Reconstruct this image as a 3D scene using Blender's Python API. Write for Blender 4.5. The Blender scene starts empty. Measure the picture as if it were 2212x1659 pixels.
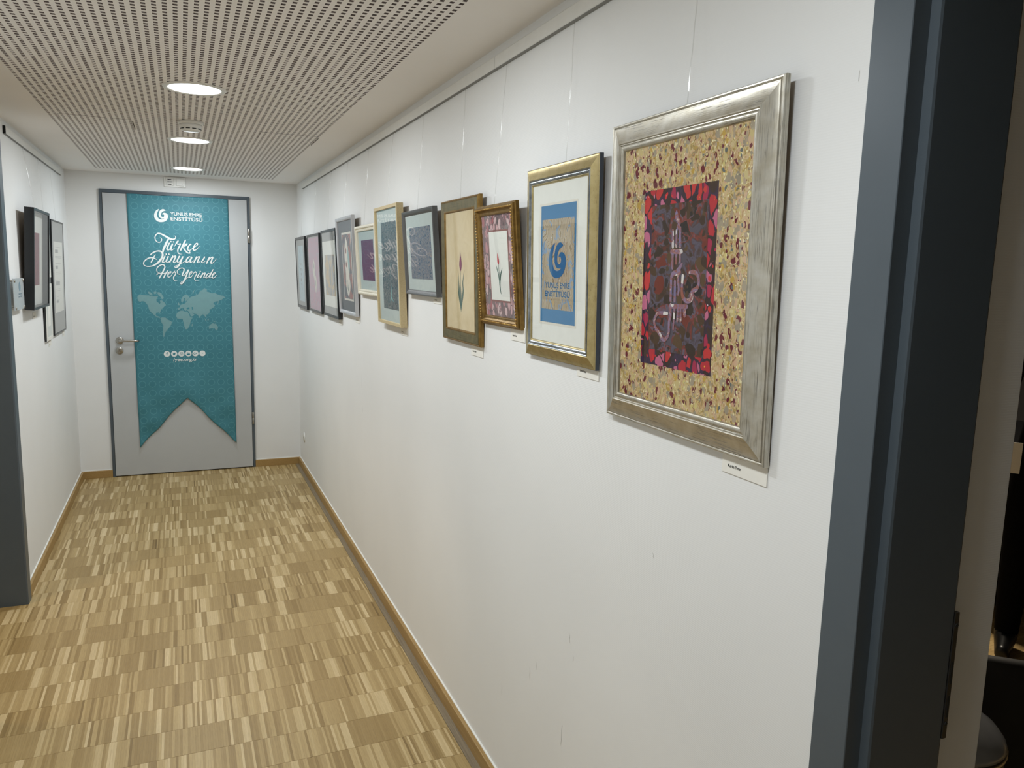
import bpy, bmesh, math, random
from mathutils import Matrix, Vector
from mathutils.geometry import tessellate_polygon
random.seed(7)
SC = bpy.context.scene
COL = SC.collection

# ---------------------------------------------------------------- camera
CAM_POS = (-0.8758, -6.4720, 1.6251)
YAW, PITCH, ROLL, FPX = 0.4067, -0.1438, 0.0245, 1662.165
cd = bpy.data.cameras.new('camera'); cam = bpy.data.objects.new('camera', cd); COL.objects.link(cam)
_f = Vector((math.sin(YAW)*math.cos(PITCH), math.cos(YAW)*math.cos(PITCH), math.sin(PITCH)))
_r = Vector((math.cos(YAW), -math.sin(YAW), 0)); _u = _r.cross(_f)
_r2 = math.cos(ROLL)*_r + math.sin(ROLL)*_u; _u2 = -math.sin(ROLL)*_r + math.cos(ROLL)*_u
m = Matrix((_r2, _u2, -_f)).transposed().to_4x4(); m.translation = Vector(CAM_POS)
cam.matrix_world = m
cd.sensor_width = 36.0; cd.lens = FPX/2212*36; cd.clip_start = 0.02; cd.clip_end = 60
SC.camera = cam

# ---------------------------------------------------------------- world, exposure
w = bpy.data.worlds.new('world'); SC.world = w; w.use_nodes = True
w.node_tree.nodes['Background'].inputs[0].default_value = (0.9, 0.95, 1, 1)
w.node_tree.nodes['Background'].inputs[1].default_value = 0.05
SC.view_settings.view_transform = 'Standard'; SC.view_settings.look = 'None'
SC.view_settings.gamma = 1; SC.view_settings.exposure = 0.0
try: SC.view_settings.use_curve_mapping = False
except Exception: pass
LAMP_W = 10.0            # watts of each corridor downlight
LAMP_COL = (0.92, 0.985, 1.03)

# ---------------------------------------------------------------- room measures (metres)
W, H = 1.617, 2.277      # corridor width (x from -W to 0), ceiling height
WT = 0.289               # thickness of the right wall
YJ = -5.65               # where the right wall ends at the doorway
YL = -2.36               # where the left wall ends at its doorway
YBACK = -9.2

# ---------------------------------------------------------------- helpers
def srgb(r, g, b):
    def c(v):
        v /= 255.0
        return v/12.92 if v <= 0.04045 else ((v+0.055)/1.055)**2.4
    return (c(r), c(g), c(b), 1)

class NT:
    def __init__(s, name):
        s.m = bpy.data.materials.new(name); s.m.use_nodes = True
        s.t = s.m.node_tree; s.t.nodes.clear()
        s.out = s.t.nodes.new('ShaderNodeOutputMaterial')
    def n(s, typ, **kw):
        nd = s.t.nodes.new('ShaderNode'+typ)
        for k, v in kw.items():
            if k in nd.inputs.keys() or isinstance(k, int): s.set(nd.inputs[k], v)
            else: setattr(nd, k, v)
        return nd
    def set(s, sock, v):
        if isinstance(v, bpy.types.NodeSocket): s.t.links.new(v, sock)
        elif isinstance(v, bpy.types.Node): s.t.links.new(v.outputs[0], sock)
        else: sock.default_value = v
    def i(s, nd, idx, v): s.set(nd.inputs[idx], v); return nd
    def math(s, op, a, b=None, c=None, clamp=False):
        nd = s.t.nodes.new('ShaderNodeMath'); nd.operation = op; nd.use_clamp = clamp
        for k, v in enumerate((a, b, c)):
            if v is not None: s.set(nd.inputs[k], v)
        return nd.outputs[0]
    def ramp(s, fac, stops, interp='LINEAR'):
        nd = s.t.nodes.new('ShaderNodeValToRGB'); cr = nd.color_ramp; cr.interpolation = interp
        while len(cr.elements) < len(stops): cr.elements.new(0.5)
        for e, (p, c) in zip(cr.elements, stops): e.position = p; e.color = c
        s.set(nd.inputs[0], fac); return nd.outputs[0]
    def mix(s, fac, a, b, blend='MIX'):
        nd = s.t.nodes.new('ShaderNodeMix'); nd.data_type = 'RGBA'; nd.blend_type = blend
        s.set(nd.inputs[0], fac); s.set(nd.inputs[6], a); s.set(nd.inputs[7], b); return nd.outputs[2]
    def coord(s, which='Object', scale=(1, 1, 1), loc=(0, 0, 0)):
        tc = s.t.nodes.new('ShaderNodeTexCoord'); mp = s.t.nodes.new('ShaderNodeMapping')
        s.t.links.new(tc.outputs[which], mp.inputs[0])
        mp.inputs['Scale'].default_value = scale; mp.inputs['Location'].default_value = loc
        return mp.outputs[0]
    def noise(s, vec, scale, detail=3, rough=0.55, dist=0.0):
        nd = s.t.nodes.new('ShaderNodeTexNoise'); s.set(nd.inputs['Vector'], vec)
        nd.inputs['Scale'].default_value = scale; nd.inputs['Detail'].default_value = detail
        nd.inputs['Roughness'].default_value = rough; nd.inputs['Distortion'].default_value = dist
        return nd
    def voro(s, vec, scale, feature='F1', rnd=1.0):
        nd = s.t.nodes.new('ShaderNodeTexVoronoi'); nd.feature = feature; s.set(nd.inputs['Vector'], vec)
        nd.inputs['Scale'].default_value = scale; nd.inputs['Randomness'].default_value = rnd
        return nd
    def warp(s, vec, scale, amt):
        n = s.noise(vec, scale, 2)
        sub = s.t.nodes.new('ShaderNodeVectorMath'); sub.operation = 'SUBTRACT'
        s.t.links.new(n.outputs['Color'], sub.inputs[0]); sub.inputs[1].default_value = (.5, .5, .5)
        ma = s.t.nodes.new('ShaderNodeVectorMath'); ma.operation = 'MULTIPLY_ADD'
        s.t.links.new(sub.outputs[0], ma.inputs[0]); ma.inputs[1].default_value = (amt,)*3; s.set(ma.inputs[2], vec)
        return ma.outputs[0]
    def bump(s, h, strength=0.3, dist=0.001):
        nd = s.t.nodes.new('ShaderNodeBump'); s.set(nd.inputs['Height'], h)
        nd.inputs['Strength'].default_value = strength; nd.inputs['Distance'].default_value = dist
        return nd.outputs[0]
    def bsdf(s, color, rough=0.5, metal=0.0, normal=None, spec=0.5, **kw):
        b = s.t.nodes.new('ShaderNodeBsdfPrincipled')
        s.set(b.inputs['Base Color'], color); s.set(b.inputs['Roughness'], rough); s.set(b.inputs['Metallic'], metal)
        s.set(b.inputs['Specular IOR Level'], spec)
        if normal is not None: s.set(b.inputs['Normal'], normal)
        for k, v in kw.items(): s.set(b.inputs[k], v)
        s.t.links.new(b.outputs[0], s.out.inputs[0]); return s.m

def plain(name, col, rough=0.5, metal=0.0, spec=0.5, var=0.06, vscale=30.0, bump=0.0):
    """plain colour with slight procedural mottling"""
    t = NT(name); v = t.coord()
    n = t.noise(v, vscale, 3)
    c2 = tuple(x*(1-var) for x in col[:3])+(1,); c3 = tuple(min(1, x*(1+var)) for x in col[:3])+(1,)
    c = t.ramp(n.outputs[0], [(0.3, c2), (0.7, c3)])
    nr = t.bump(n.outputs[0], bump, 0.001) if bump else None
    return t.bsdf(c, rough, metal, nr, spec)

def link(o, parent=None):
    COL.objects.link(o)
    if parent is not None: o.parent = parent
    return o
def obj(name, verts, faces, mat, parent=None, smooth=False, loc=None):
    me = bpy.data.meshes.new(name); me.from_pydata(verts, [], faces); me.update()
    if isinstance(mat, (list, tuple)):
        for k in mat: me.materials.append(k)
    elif mat: me.materials.append(mat)
    if smooth: me.polygons.foreach_set('use_smooth', [True]*len(me.polygons))
    o = bpy.data.objects.new(name, me)
    if loc is not None: o.location = loc
    return link(o, parent)
def bmobj(name, bm, mat, parent=None, smooth=False, loc=None):
    me = bpy.data.meshes.new(name); bm.normal_update(); bm.to_mesh(me); bm.free()
    if mat: me.materials.append(mat)
    if smooth: me.polygons.foreach_set('use_smooth', [True]*len(me.polygons))
    o = bpy.data.objects.new(name, me)
    if loc is not None: o.location = loc
    return link(o, parent)
def tag(o, label=None, cat=None, group=None, kind=None):
    if label: o['label'] = label
    if cat: o['category'] = cat
    if group: o['group'] = group
    if kind: o['kind'] = kind
    return o
def struct(o, label=None, cat=None): return tag(o, label, cat, kind='structure')
def empty(name, loc, rot=None, parent=None):
    o = bpy.data.objects.new(name, None); o.empty_display_size = 0.05; o.location = loc
    if rot is not None: o.rotation_euler = rot
    return link(o, parent)
BOXF = [(0,3,2,1),(4,5,6,7),(0,1,5,4),(1,2,6,5),(2,3,7,6),(3,0,4,7)]
def boxv(a, b):
    x0,x1 = sorted((a[0],b[0])); y0,y1 = sorted((a[1],b[1])); z0,z1 = sorted((a[2],b[2]))
    return [(x0,y0,z0),(x1,y0,z0),(x1,y1,z0),(x0,y1,z0),(x0,y0,z1),(x1,y0,z1),(x1,y1,z1),(x0,y1,z1)]
def box(name, a, b, mat, parent=None, bevel=0.0, seg=2):
    bm = bmesh.new(); vs = [bm.verts.new(v) for v in boxv(a, b)]
    for f in BOXF: bm.faces.new([vs[k] for k in f])
    if bevel: bmesh.ops.bevel(bm, geom=bm.edges[:], offset=bevel, segments=seg, profile=0.5, affect='EDGES')
    return bmobj(name, bm, mat, parent)
def boxes(name, L, mat, parent=None):
    V, F = [], []
    for a, b in L:
        n = len(V); V += boxv(a, b); F += [tuple(n+k for k in f) for f in BOXF]
    return obj(name, V, F, mat, parent)
def lathe(name, prof, mat, parent=None, seg=40, axis='Z', loc=(0,0,0), smooth=True):
    """prof: (radius, height) list; closed ends where radius is 0"""
    V, F = [], []
    for r, h in prof:
        for k in range(seg):
            a = 2*math.pi*k/seg; p = (r*math.cos(a), r*math.sin(a), h)
            if axis == 'X': p = (p[2], p[0], p[1])
            elif axis == 'Y': p = (p[1], p[2], p[0])
            V.append(p)
    for j in range(len(prof)-1):
        for k in range(seg):
            k2 = (k+1) % seg; F.append((j*seg+k, j*seg+k2, (j+1)*seg+k2, (j+1)*seg+k))
    F.append(tuple(range(seg))[::-1]); F.append(tuple(range((len(prof)-1)*seg, len(prof)*seg)))
    o = obj(name, V, F, mat, parent, smooth=False, loc=loc)
    if smooth:
        for p in o.data.polygons: p.use_smooth = len(p.vertices) == 4
    return o
def tube(name, pts, rad, mat, parent=None, seg=10):
    """round tube along a polyline; rad a number or list"""
    pts = [Vector(p) for p in pts]; V, F = [], []
    rads = rad if isinstance(rad, (list, tuple)) else [rad]*len(pts)
    prev = None
    for k, p in enumerate(pts):
        d = (pts[min(k+1, len(pts)-1)]-pts[max(k-1, 0)]).normalized()
        if prev is None:
            a = d.orthogonal().normalized()
        else:
            a = (prev - d*prev.dot(d)).normalized()
        prev = a; b = d.cross(a)
        for j in range(seg):
            t = 2*math.pi*j/seg; V.append(tuple(p+rads[k]*(math.cos(t)*a+math.sin(t)*b)))
    for k in range(len(pts)-1):
        for j in range(seg):
            j2 = (j+1) % seg; F.append((k*seg+j, k*seg+j2, (k+1)*seg+j2, (k+1)*seg+j))
    F.append(tuple(range(seg))[::-1]); F.append(tuple(range((len(pts)-1)*seg, len(pts)*seg)))
    return obj(name, V, F, mat, parent, smooth=True)
def spline(pts, n=6):
    """Catmull-Rom through points of any dimension"""
    if len(pts) < 3: return [tuple(p) for p in pts]
    P = [tuple(2*a-b for a, b in zip(pts[0], pts[1]))]+list(pts)+[tuple(2*a-b for a, b in zip(pts[-1], pts[-2]))]
    out = []
    for k in range(1, len(P)-2):
        p0, p1, p2, p3 = P[k-1:k+3]
        for j in range(n):
            t = j/n
            out.append(tuple(0.5*(2*b+(-a+c)*t+(2*a-5*b+4*c-d)*t*t+(-a+3*b-3*c+d)*t**3) for a, b, c, d in zip(p0, p1, p2, p3)))
    out.append(tuple(pts[-1])); return out
def stroke_geo(V, F, pts, sc, z, fn):
    """ribbon of varying width along (x, y, width) points, appended to V, F"""
    s = spline(pts, 5); n0 = len(V); z = z+1.1e-6*n0            # each stroke a hair above the last, no coplanar overlaps
    for k, (x, y, wd) in enumerate(s):
        a = s[max(k-1, 0)]; b = s[min(k+1, len(s)-1)]
        dx, dy = b[0]-a[0], b[1]-a[1]; L = math.hypot(dx, dy) or 1
        nx, ny = -dy/L*wd/2, dx/L*wd/2
        zz = z+2.2e-6*k; V.append(fn((x+nx)*sc, (y+ny)*sc, zz)); V.append(fn((x-nx)*sc, (y-ny)*sc, zz))
    for k in range(len(s)-1):
        F.append((n0+2*k, n0+2*k+1, n0+2*k+3, n0+2*k+2))
    for k, sg in ((0, 1), (len(s)-1, -1)):                # round ends
        x, y, wd = s[k]; c = len(V); z2 = z-1.5e-5-1e-6*k; V.append(fn(x*sc, y*sc, z2))
        for j in range(8):
            t = 2*math.pi*j/8; V.append(fn((x+wd/2*math.cos(t))*sc, (y+wd/2*math.sin(t))*sc, z2))
        for j in range(8): F.append((c, c+1+j, c+1+(j+1) % 8))
def parse(s): return [[tuple(float(v) for v in p.split()) for p in l.split(',')] for l in s.split(';')]
def polys(name, P, sc, mat, parent, z=0.0, smooth_n=0):
    """flat filled polygons in the local xy plane, triangulated, thin slab"""
    V, F = [], []
    for pl in P:
        pts = [(p[0]*sc, p[1]*sc) for p in pl]
        if smooth_n: pts = spline(pts+[pts[0]], smooth_n)[:-1]
        k = len(V); V += [(x, y, z) for x, y in pts]
        for t in tessellate_polygon([[Vector((x, y, 0)) for x, y in pts]]):
            a, b, c = (pts[i] for i in t)
            if (b[0]-a[0])*(c[1]-a[1])-(b[1]-a[1])*(c[0]-a[0]) < 0: t = t[::-1]
            F.append(tuple(k+i for i in t))
    return obj(name, V, F, mat, parent)
def text(name, s, x, y, size, mat, parent, z=0.0, width=None, bold=0.0, align='LEFT', shear=0.0):
    cu = bpy.data.curves.new(name, 'FONT'); cu.body = s; cu.size = size; cu.bevel_depth = bold*size; cu.bevel_resolution = 0
    cu.align_x = align; cu.shear = shear; cu.resolution_u = 4
    tmp = bpy.data.objects.new(name+'_tmp', cu); COL.objects.link(tmp)
    dg = bpy.context.evaluated_depsgraph_get(); me = bpy.data.meshes.new_from_object(tmp.evaluated_get(dg))
    bpy.data.objects.remove(tmp); bpy.data.curves.remove(cu)
    me.name = name; me.materials.clear(); me.materials.append(mat)
    for v in me.vertices: v.co.z *= 0.1
    xs = [v.co.x for v in me.vertices]
    if width and xs:
        k = width/(max(xs)-min(xs))
        for v in me.vertices: v.co.x *= k
    o = bpy.data.objects.new(name, me); o.location = (x, y, z); return link(o, parent)

# ---------------------------------------------------------------- materials
def mat_wall(name='wall_paper'):
    t = NT(name); v = t.coord()
    rib = t.n('TexWave', wave_type='BANDS', bands_direction='Z', wave_profile='SIN')
    t.set(rib.inputs['Vector'], t.warp(v, 60, 0.0015)); rib.inputs['Scale'].default_value = 78
    rib.inputs['Distortion'].default_value = 0.6; rib.inputs['Detail'].default_value = 2
    n = t.noise(v, 420, 2); big = t.noise(v, 1.3, 3)
    h = t.math('ADD', rib.outputs['Fac'], t.math('MULTIPLY', n.outputs[0], 0.9))
    c = t.ramp(big.outputs[0], [(0.3, srgb(230, 230, 228)), (0.7, srgb(236, 236, 234))])
    return t.bsdf(c, 0.75, 0, t.bump(h, 0.075, 0.0008), 0.3)
M = {}
M['wall'] = mat_wall()
M['ceil'] = plain('ceiling_paint', srgb(243, 240, 237), 0.9, spec=0.1, var=0.01, vscale=4)
M['void'] = plain('ceiling_void_fleece', srgb(58, 52, 53), 0.95, spec=0.05)
M['frame_grey'] = plain('door_frame_paint', srgb(80, 89, 96), 0.38, spec=0.45, var=0.03, vscale=8)
M['leaf'] = plain('door_leaf_laminate', srgb(186, 188, 188), 0.45, spec=0.4, var=0.02, vscale=3)
M['gap'] = plain('dark_rubber_seal', srgb(28, 29, 30), 0.7, spec=0.2)
M['steel'] = plain('brushed_steel', srgb(170, 166, 158), 0.32, 1.0, var=0.1, vscale=120)
M['white_plastic'] = plain('white_plastic', srgb(232, 231, 226), 0.35, spec=0.5, var=0.02)
M['slot'] = plain('dark_slot', srgb(30, 30, 28), 0.8)
M['caulk'] = plain('white_caulk', srgb(238, 236, 228), 0.6, var=0.02)
M['slot_wall_shade'] = plain('shaded_gypsum_edge', srgb(158, 148, 145), 0.95, spec=0.05)  # slot walls: gypsum grey with shade mixed in, so the slots look darker
M['dark_steel'] = plain('dark_steel', srgb(74, 73, 70), 0.4, 0.7)
M['rail'] = plain('picture_rail_white', srgb(226, 225, 220), 0.5, spec=0.35, var=0.02)
M['paper'] = plain('white_card', srgb(236, 233, 224), 0.8, spec=0.15, var=0.02)
M['ink'] = plain('black_ink', srgb(25, 25, 25), 0.8, spec=0.1)
M['white_print'] = plain('white_print', srgb(224, 228, 226), 0.6, spec=0.2, var=0.02)
M['black_lacquer'] = plain('black_frame_lacquer', srgb(30, 32, 34), 0.3, spec=0.5, var=0.05)
M['mat_grey'] = plain('grey_mat_board', srgb(150, 151, 150), 0.85, spec=0.1, var=0.03)
M['mat_white'] = plain('white_mat_board', srgb(232, 231, 224), 0.85, spec=0.1, var=0.02)
M['mat_pale'] = plain('pale_blue_mat_board', srgb(210, 213, 208), 0.85, spec=0.1, var=0.02)
M['backing'] = plain('brown_backing_board', srgb(120, 100, 80), 0.9, spec=0.1)

def mat_oak(name, dark, light, rough=0.42):
    t = NT(name); v = t.coord('Object', (1, 1, 1))
    g = t.noise(t.coord('Object', (90, 3, 90)), 2.0, 4, 0.6)
    c = t.ramp(g.outputs[0], [(0.25, dark), (0.75, light)])
    return t.bsdf(c, rough, 0, t.bump(g.outputs[0], 0.08, 0.0006), 0.4)
M['oak_skirt'] = mat_oak('oak_skirting', srgb(150, 119, 68), srgb(178, 146, 94))
M['edge_strip'] = mat_oak('grey_edge_strip', srgb(118, 104, 84), srgb(150, 136, 112), 0.55)

def mat_parquet():
    t = NT('oak_parquet'); v = t.coord('Object')
    at = t.n('Attribute', attribute_name='tone', attribute_type='GEOMETRY')
    base = t.ramp(at.outputs['Fac'], [(0.0, srgb(124, 99, 56)), (0.35, srgb(156, 129, 80)), (0.7, srgb(187, 161, 111)), (1.0, srgb(228, 206, 162))])
    tn = t.math('MULTIPLY', at.outputs['Fac'], 37.0)
    cm = t.n('CombineXYZ'); t.set(cm.inputs[2], tn)
    va = t.n('VectorMath', operation='MULTIPLY'); t.set(va.inputs[0], v); va.inputs[1].default_value = (420, 22, 1)
    vb = t.n('VectorMath', operation='ADD'); t.set(vb.inputs[0], va.outputs[0]); t.set(vb.inputs[1], cm.outputs[0])
    g = t.noise(vb.outputs[0], 1.0, 4, 0.65, 0.6)
    gr = t.ramp(g.outputs[0], [(0.3, (0.72, 0.68, 0.62, 1)), (0.6, (1, 1, 1, 1))])
    c = t.mix(0.55, base, gr, 'MULTIPLY')
    return t.bsdf(c, t.math('MULTIPLY_ADD', g.outputs[0], 0.12, 0.40), 0, t.bump(g.outputs[0], 0.05, 0.0004), 0.42)
M['parquet'] = mat_parquet()
M['joint'] = plain('parquet_joint', srgb(92, 70, 44), 0.8, spec=0.2)

def mat_glass(name='picture_glass'):
    t = NT(name); ge = t.n('NewGeometry'); dt = t.n('VectorMath', operation='DOT_PRODUCT')
    t.t.links.new(ge.outputs['Incoming'], dt.inputs[0]); t.t.links.new(ge.outputs['Normal'], dt.inputs[1])
    k = t.math('SUBTRACT', 1.0, t.math('ABSOLUTE', dt.outputs['Value']))          # Schlick reflectance, same from both sides
    fr = t.math('MULTIPLY_ADD', t.math('POWER', k, 5.0), 0.93, 0.06)
    tr = t.n('BsdfTransparent'); tr.inputs[0].default_value = (0.97, 0.98, 0.975, 1)
    gl = t.n('BsdfGlossy'); gl.inputs['Roughness'].default_value = 0.015
    mx = t.n('MixShader'); t.set(mx.inputs[0], fr)
    t.t.links.new(tr.outputs[0], mx.inputs[1]); t.t.links.new(gl.outputs[0], mx.inputs[2])
    t.t.links.new(mx.outputs[0], t.out.inputs[0]); return t.m
M['glass'] = mat_glass()
def mat_cord():
    t = NT('clear_nylon_cord'); lw = t.n('LayerWeight'); lw.inputs['Blend'].default_value = 0.3
    tr = t.n('BsdfTransparent'); tr.inputs[0].default_value = (0.95, 0.95, 0.945, 1)
    gl = t.n('BsdfGlossy'); gl.inputs['Roughness'].default_value = 0.12
    mx = t.n('MixShader'); t.set(mx.inputs[0], t.math('MULTIPLY_ADD', lw.outputs['Facing'], 0.12, 0.10))
    t.t.links.new(tr.outputs[0], mx.inputs[1]); t.t.links.new(gl.outputs[0], mx.inputs[2])
    t.t.links.new(mx.outputs[0], t.out.inputs[0]); return t.m
M['cord'] = mat_cord()
def mat_emit(name, col, strength):
    t = NT(name); e = t.n('Emission'); e.inputs[0].default_value = col; e.inputs[1].default_value = strength
    t.t.links.new(e.outputs[0], t.out.inputs[0]); return t.m
M['lamp'] = mat_emit('lit_lamp_diffuser', (1, 0.98, 0.95, 1), 6.0)

# metallic leaf mouldings with brushed streaks along each rail (rail length is local x)
def mat_leaf(name, c_lo, c_mid, c_hi, streak, rough=0.34, amt=0.5, metal=0.85, speck=False):
    t = NT(name)
    s1 = t.noise(t.coord('Object', (12, 700, 700)), 1.0, 5, 0.7, 0.5)
    s2 = t.noise(t.coord('Object', (40, 40, 40)), 1.0, 3)
    base = t.ramp(s2.outputs[0], [(0.25, c_lo), (0.5, c_mid), (0.78, c_hi)])
    msk = t.ramp(s1.outputs[0], [(0.52, (0, 0, 0, 1)), (0.60, (amt,)*3+(1,))])
    if speck:
        vn = t.noise(t.coord('Object', (140, 260, 260)), 1.0, 4, 0.7)
        msk = t.ramp(vn.outputs[0], [(0.60, (0, 0, 0, 1)), (0.66, (amt,)*3+(1,))])
    if not speck:                                   # scratches come in patches
        pt = t.noise(t.coord('Object', (16, 60, 60)), 1.0, 2)
        msk = t.mix(1.0, msk, t.ramp(pt.outputs[0], [(0.40, (0.12,)*3+(1,)), (0.58, (1, 1, 1, 1))]), 'MULTIPLY')
    c = t.mix(msk, base, streak)
    r = t.math('MULTIPLY_ADD', msk, 0.35, rough)
    return t.bsdf(c, r, t.math('MULTIPLY_ADD', msk, -0.5*metal, metal), t.bump(s1.outputs[0], 0.15, 0.0006))
M['silver_leaf'] = mat_leaf('antique_silver_leaf', srgb(176, 168, 150), srgb(192, 187, 174), srgb(206, 203, 194), srgb(58, 52, 46), 0.33, 0.75)
M['gold_leaf'] = mat_leaf('champagne_gold_leaf', srgb(166, 148, 100), srgb(180, 163, 116), srgb(192, 176, 132), srgb(84, 68, 40), 0.3, 0.45, speck=True)
M['pewter'] = mat_leaf('pewter_inlay', srgb(104, 108, 112), srgb(140, 145, 148), srgb(170, 174, 176), srgb(60, 62, 66), 0.25, 0.5, 0.95)
M['olive_gold'] = mat_leaf('olive_gold_leaf', srgb(98, 88, 56), srgb(116, 106, 72), srgb(134, 122, 84), srgb(74, 66, 40), 0.42, 0.4, 0.6)
M['old_gold'] = mat_leaf('old_gold_leaf', srgb(112, 84, 40), srgb(136, 106, 54), srgb(160, 128, 70), srgb(64, 46, 22), 0.4, 0.5, 0.7)
M['dark_side'] = plain('slate_frame_side', srgb(52, 58, 68), 0.5, var=0.05)
M['grey_frame'] = plain('graphite_frame', srgb(92, 92, 92), 0.42, 0.15, var=0.06, vscale=40)
M['silver_grey'] = plain('silver_grey_frame', srgb(190, 190, 192), 0.4, 0.2, var=0.04)
M['cream_frame'] = plain('cream_frame', srgb(226, 220, 202), 0.5, var=0.03)
M['maple'] = mat_oak('pale_maple', srgb(188, 168, 126), srgb(206, 188, 148), 0.5)
M['white_frame'] = plain('white_frame', srgb(234, 232, 224), 0.5, var=0.02)

# ---------------------------------------------------------------- marbled (ebru) papers
def ebru(name, base, layers, wscale=30, wamt=0.02, stretch=(1, 1, 1), rough=0.7, seed=0.0):
    """base: ramp stops over noise; layers: (scale, lo, hi radius, ramp stops by cell colour, share)"""
    t = NT(name); v0 = t.coord('Object', stretch, (seed, seed*1.7, 0)); v = t.warp(v0, wscale, wamt)
    n = t.noise(v, base[0], 4, 0.6, 0.8); col = t.ramp(n.outputs[0], base[1])
    for k, (sc, lo, hi, stops, share) in enumerate(layers):
        vv = t.n('VectorMath', operation='ADD'); t.set(vv.inputs[0], v); vv.inputs[1].default_value = (3.1*k, 1.7*k, 0)
        if lo < 0:                                   # packed stones with thin veins between them
            ed = t.voro(vv.outputs[0], sc, 'DISTANCE_TO_EDGE'); vo = t.voro(vv.outputs[0], sc)
            sp = t.n('SeparateColor'); t.set(sp.inputs[0], vo.outputs['Color'])
            inside = t.math('MULTIPLY', t.math('GREATER_THAN', ed.outputs['Distance'], hi), t.math('LESS_THAN', vo.outputs['Distance'], 0.60)); pick = t.math('LESS_THAN', sp.outputs[1], share)
            col = t.mix(t.math('MULTIPLY', inside, pick), col, t.ramp(sp.outputs[2], stops, 'CONSTANT')); continue
        vo = t.voro(vv.outputs[0], sc)
        sp = t.n('SeparateColor'); t.set(sp.inputs[0], vo.outputs['Color'])
        rad = t.math('MULTIPLY_ADD', sp.outputs[0], hi-lo, lo)
        inside = t.math('LESS_THAN', vo.outputs['Distance'], rad)
        pick = t.math('LESS_THAN', sp.outputs[1], share)
        col = t.mix(t.math('MULTIPLY', inside, pick), col, t.ramp(sp.outputs[2], stops, 'CONSTANT'))
    return t.bsdf(col, rough, 0, None, 0.15)
M['ebru_gold'] = ebru('gold_spotted_marbled_paper',
    (70, [(0.28, srgb(124, 110, 80)), (0.4, srgb(186, 156, 92)), (0.46, srgb(210, 192, 144)), (0.52, srgb(208, 172, 138)), (0.58, srgb(188, 154, 92)), (0.64, srgb(132, 122, 106)), (0.72, srgb(210, 196, 156))]),
    [(58, 0.30, 0.58, [(0, srgb(168, 154, 132)), (0.3, srgb(208, 172, 138)), (0.5, srgb(184, 152, 80)), (0.65, srgb(158, 146, 126)), (0.85, srgb(206, 186, 132))], 0.6),
     (85, 0.30, 0.60, [(0, srgb(112, 44, 52)), (0.24, srgb(214, 196, 130)), (0.40, srgb(180, 158, 132)), (0.58, srgb(102, 40, 50)), (0.70, srgb(196, 160, 78)), (0.85, srgb(210, 176, 144))], 0.62),
     (120, 0.12, 0.42, [(0, srgb(222, 206, 156)), (0.3, srgb(112, 48, 54)), (0.46, srgb(186, 154, 78)), (0.62, srgb(170, 158, 136)), (0.80, srgb(108, 112, 108)), (0.9, srgb(210, 168, 138))], 0.66),
     (210, 0.15, 0.45, [(0, srgb(236, 226, 182)), (0.5, srgb(216, 192, 124)), (0.68, srgb(124, 58, 58)), (0.82, srgb(178, 166, 142))], 0.5)], 40, 0.02, (1.15, 0.8, 1))
M['ebru_red'] = ebru('red_and_pink_marbled_paper',
    (22, [(0.35, srgb(40, 30, 40)), (0.45, srgb(62, 46, 76)), (0.52, srgb(48, 34, 44)), (0.62, srgb(58, 40, 34))]),
    [(40, -1, 0.07, [(0, srgb(186, 44, 58)), (0.3, srgb(168, 40, 78)), (0.5, srgb(196, 108, 140)), (0.72, srgb(198, 54, 56)), (0.9, srgb(62, 44, 40))], 0.9),
     (70, 0.15, 0.42, [(0, srgb(206, 40, 50)), (0.45, srgb(208, 124, 154)), (0.8, srgb(206, 60, 60))], 0.35),
     (120, 0.08, 0.22, [(0, srgb(230, 176, 60)), (0.4, srgb(214, 60, 60)), (0.75, srgb(236, 210, 214))], 0.25)], 30, 0.022, (1.1, 0.75, 1), seed=2.0)
M['ebru_dark'] = ebru('dark_violet_marbled_paper',
    (20, [(0.34, srgb(66, 46, 36)), (0.43, srgb(92, 86, 106)), (0.48, srgb(70, 58, 60)), (0.53, srgb(128, 52, 42)), (0.58, srgb(100, 94, 114)), (0.64, srgb(64, 50, 44)), (0.74, srgb(110, 46, 40))]),
    [(36, -1, 0.06, [(0, srgb(74, 54, 38)), (0.3, srgb(50, 38, 34)), (0.5, srgb(88, 66, 44)), (0.68, srgb(112, 46, 38)), (0.76, srgb(34, 31, 36)), (0.9, srgb(84, 78, 92))], 0.85),
     (60, 0.2, 0.5, [(0, srgb(58, 42, 34)), (0.4, srgb(36, 32, 38)), (0.7, srgb(76, 60, 44))], 0.45)], 18, 0.04, seed=5.0)
M['ebru_calli'] = ebru('lilac_and_coral_marbled_paper',
    (26, [(0.38, srgb(132, 122, 162)), (0.46, srgb(150, 92, 82)), (0.53, srgb(140, 124, 156)), (0.58, srgb(150, 86, 80)), (0.64, srgb(212, 204, 204))]),
    [(40, 0.2, 0.5, [(0, srgb(152, 90, 78)), (0.45, srgb(120, 112, 152)), (0.72, srgb(224, 218, 214))], 0.55)], 20, 0.02, seed=1.0)
M['ebru_pink'] = ebru('rose_marbled_paper',
    (40, [(0.36, srgb(92, 82, 84)), (0.5, srgb(140, 110, 112)), (0.62, srgb(104, 92, 94))]),
    [(42, -1, 0.06, [(0, srgb(206, 164, 166)), (0.35, srgb(190, 136, 140)), (0.6, srgb(214, 184, 184)), (0.8, srgb(172, 104, 108)), (0.92, srgb(130, 118, 118))], 0.93),
     (80, 0.15, 0.34, [(0, srgb(216, 194, 194)), (0.5, srgb(158, 90, 94)), (0.8, srgb(110, 102, 102))], 0.35)], 34, 0.022, (1.3, 0.75, 1), seed=3.0)
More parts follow.
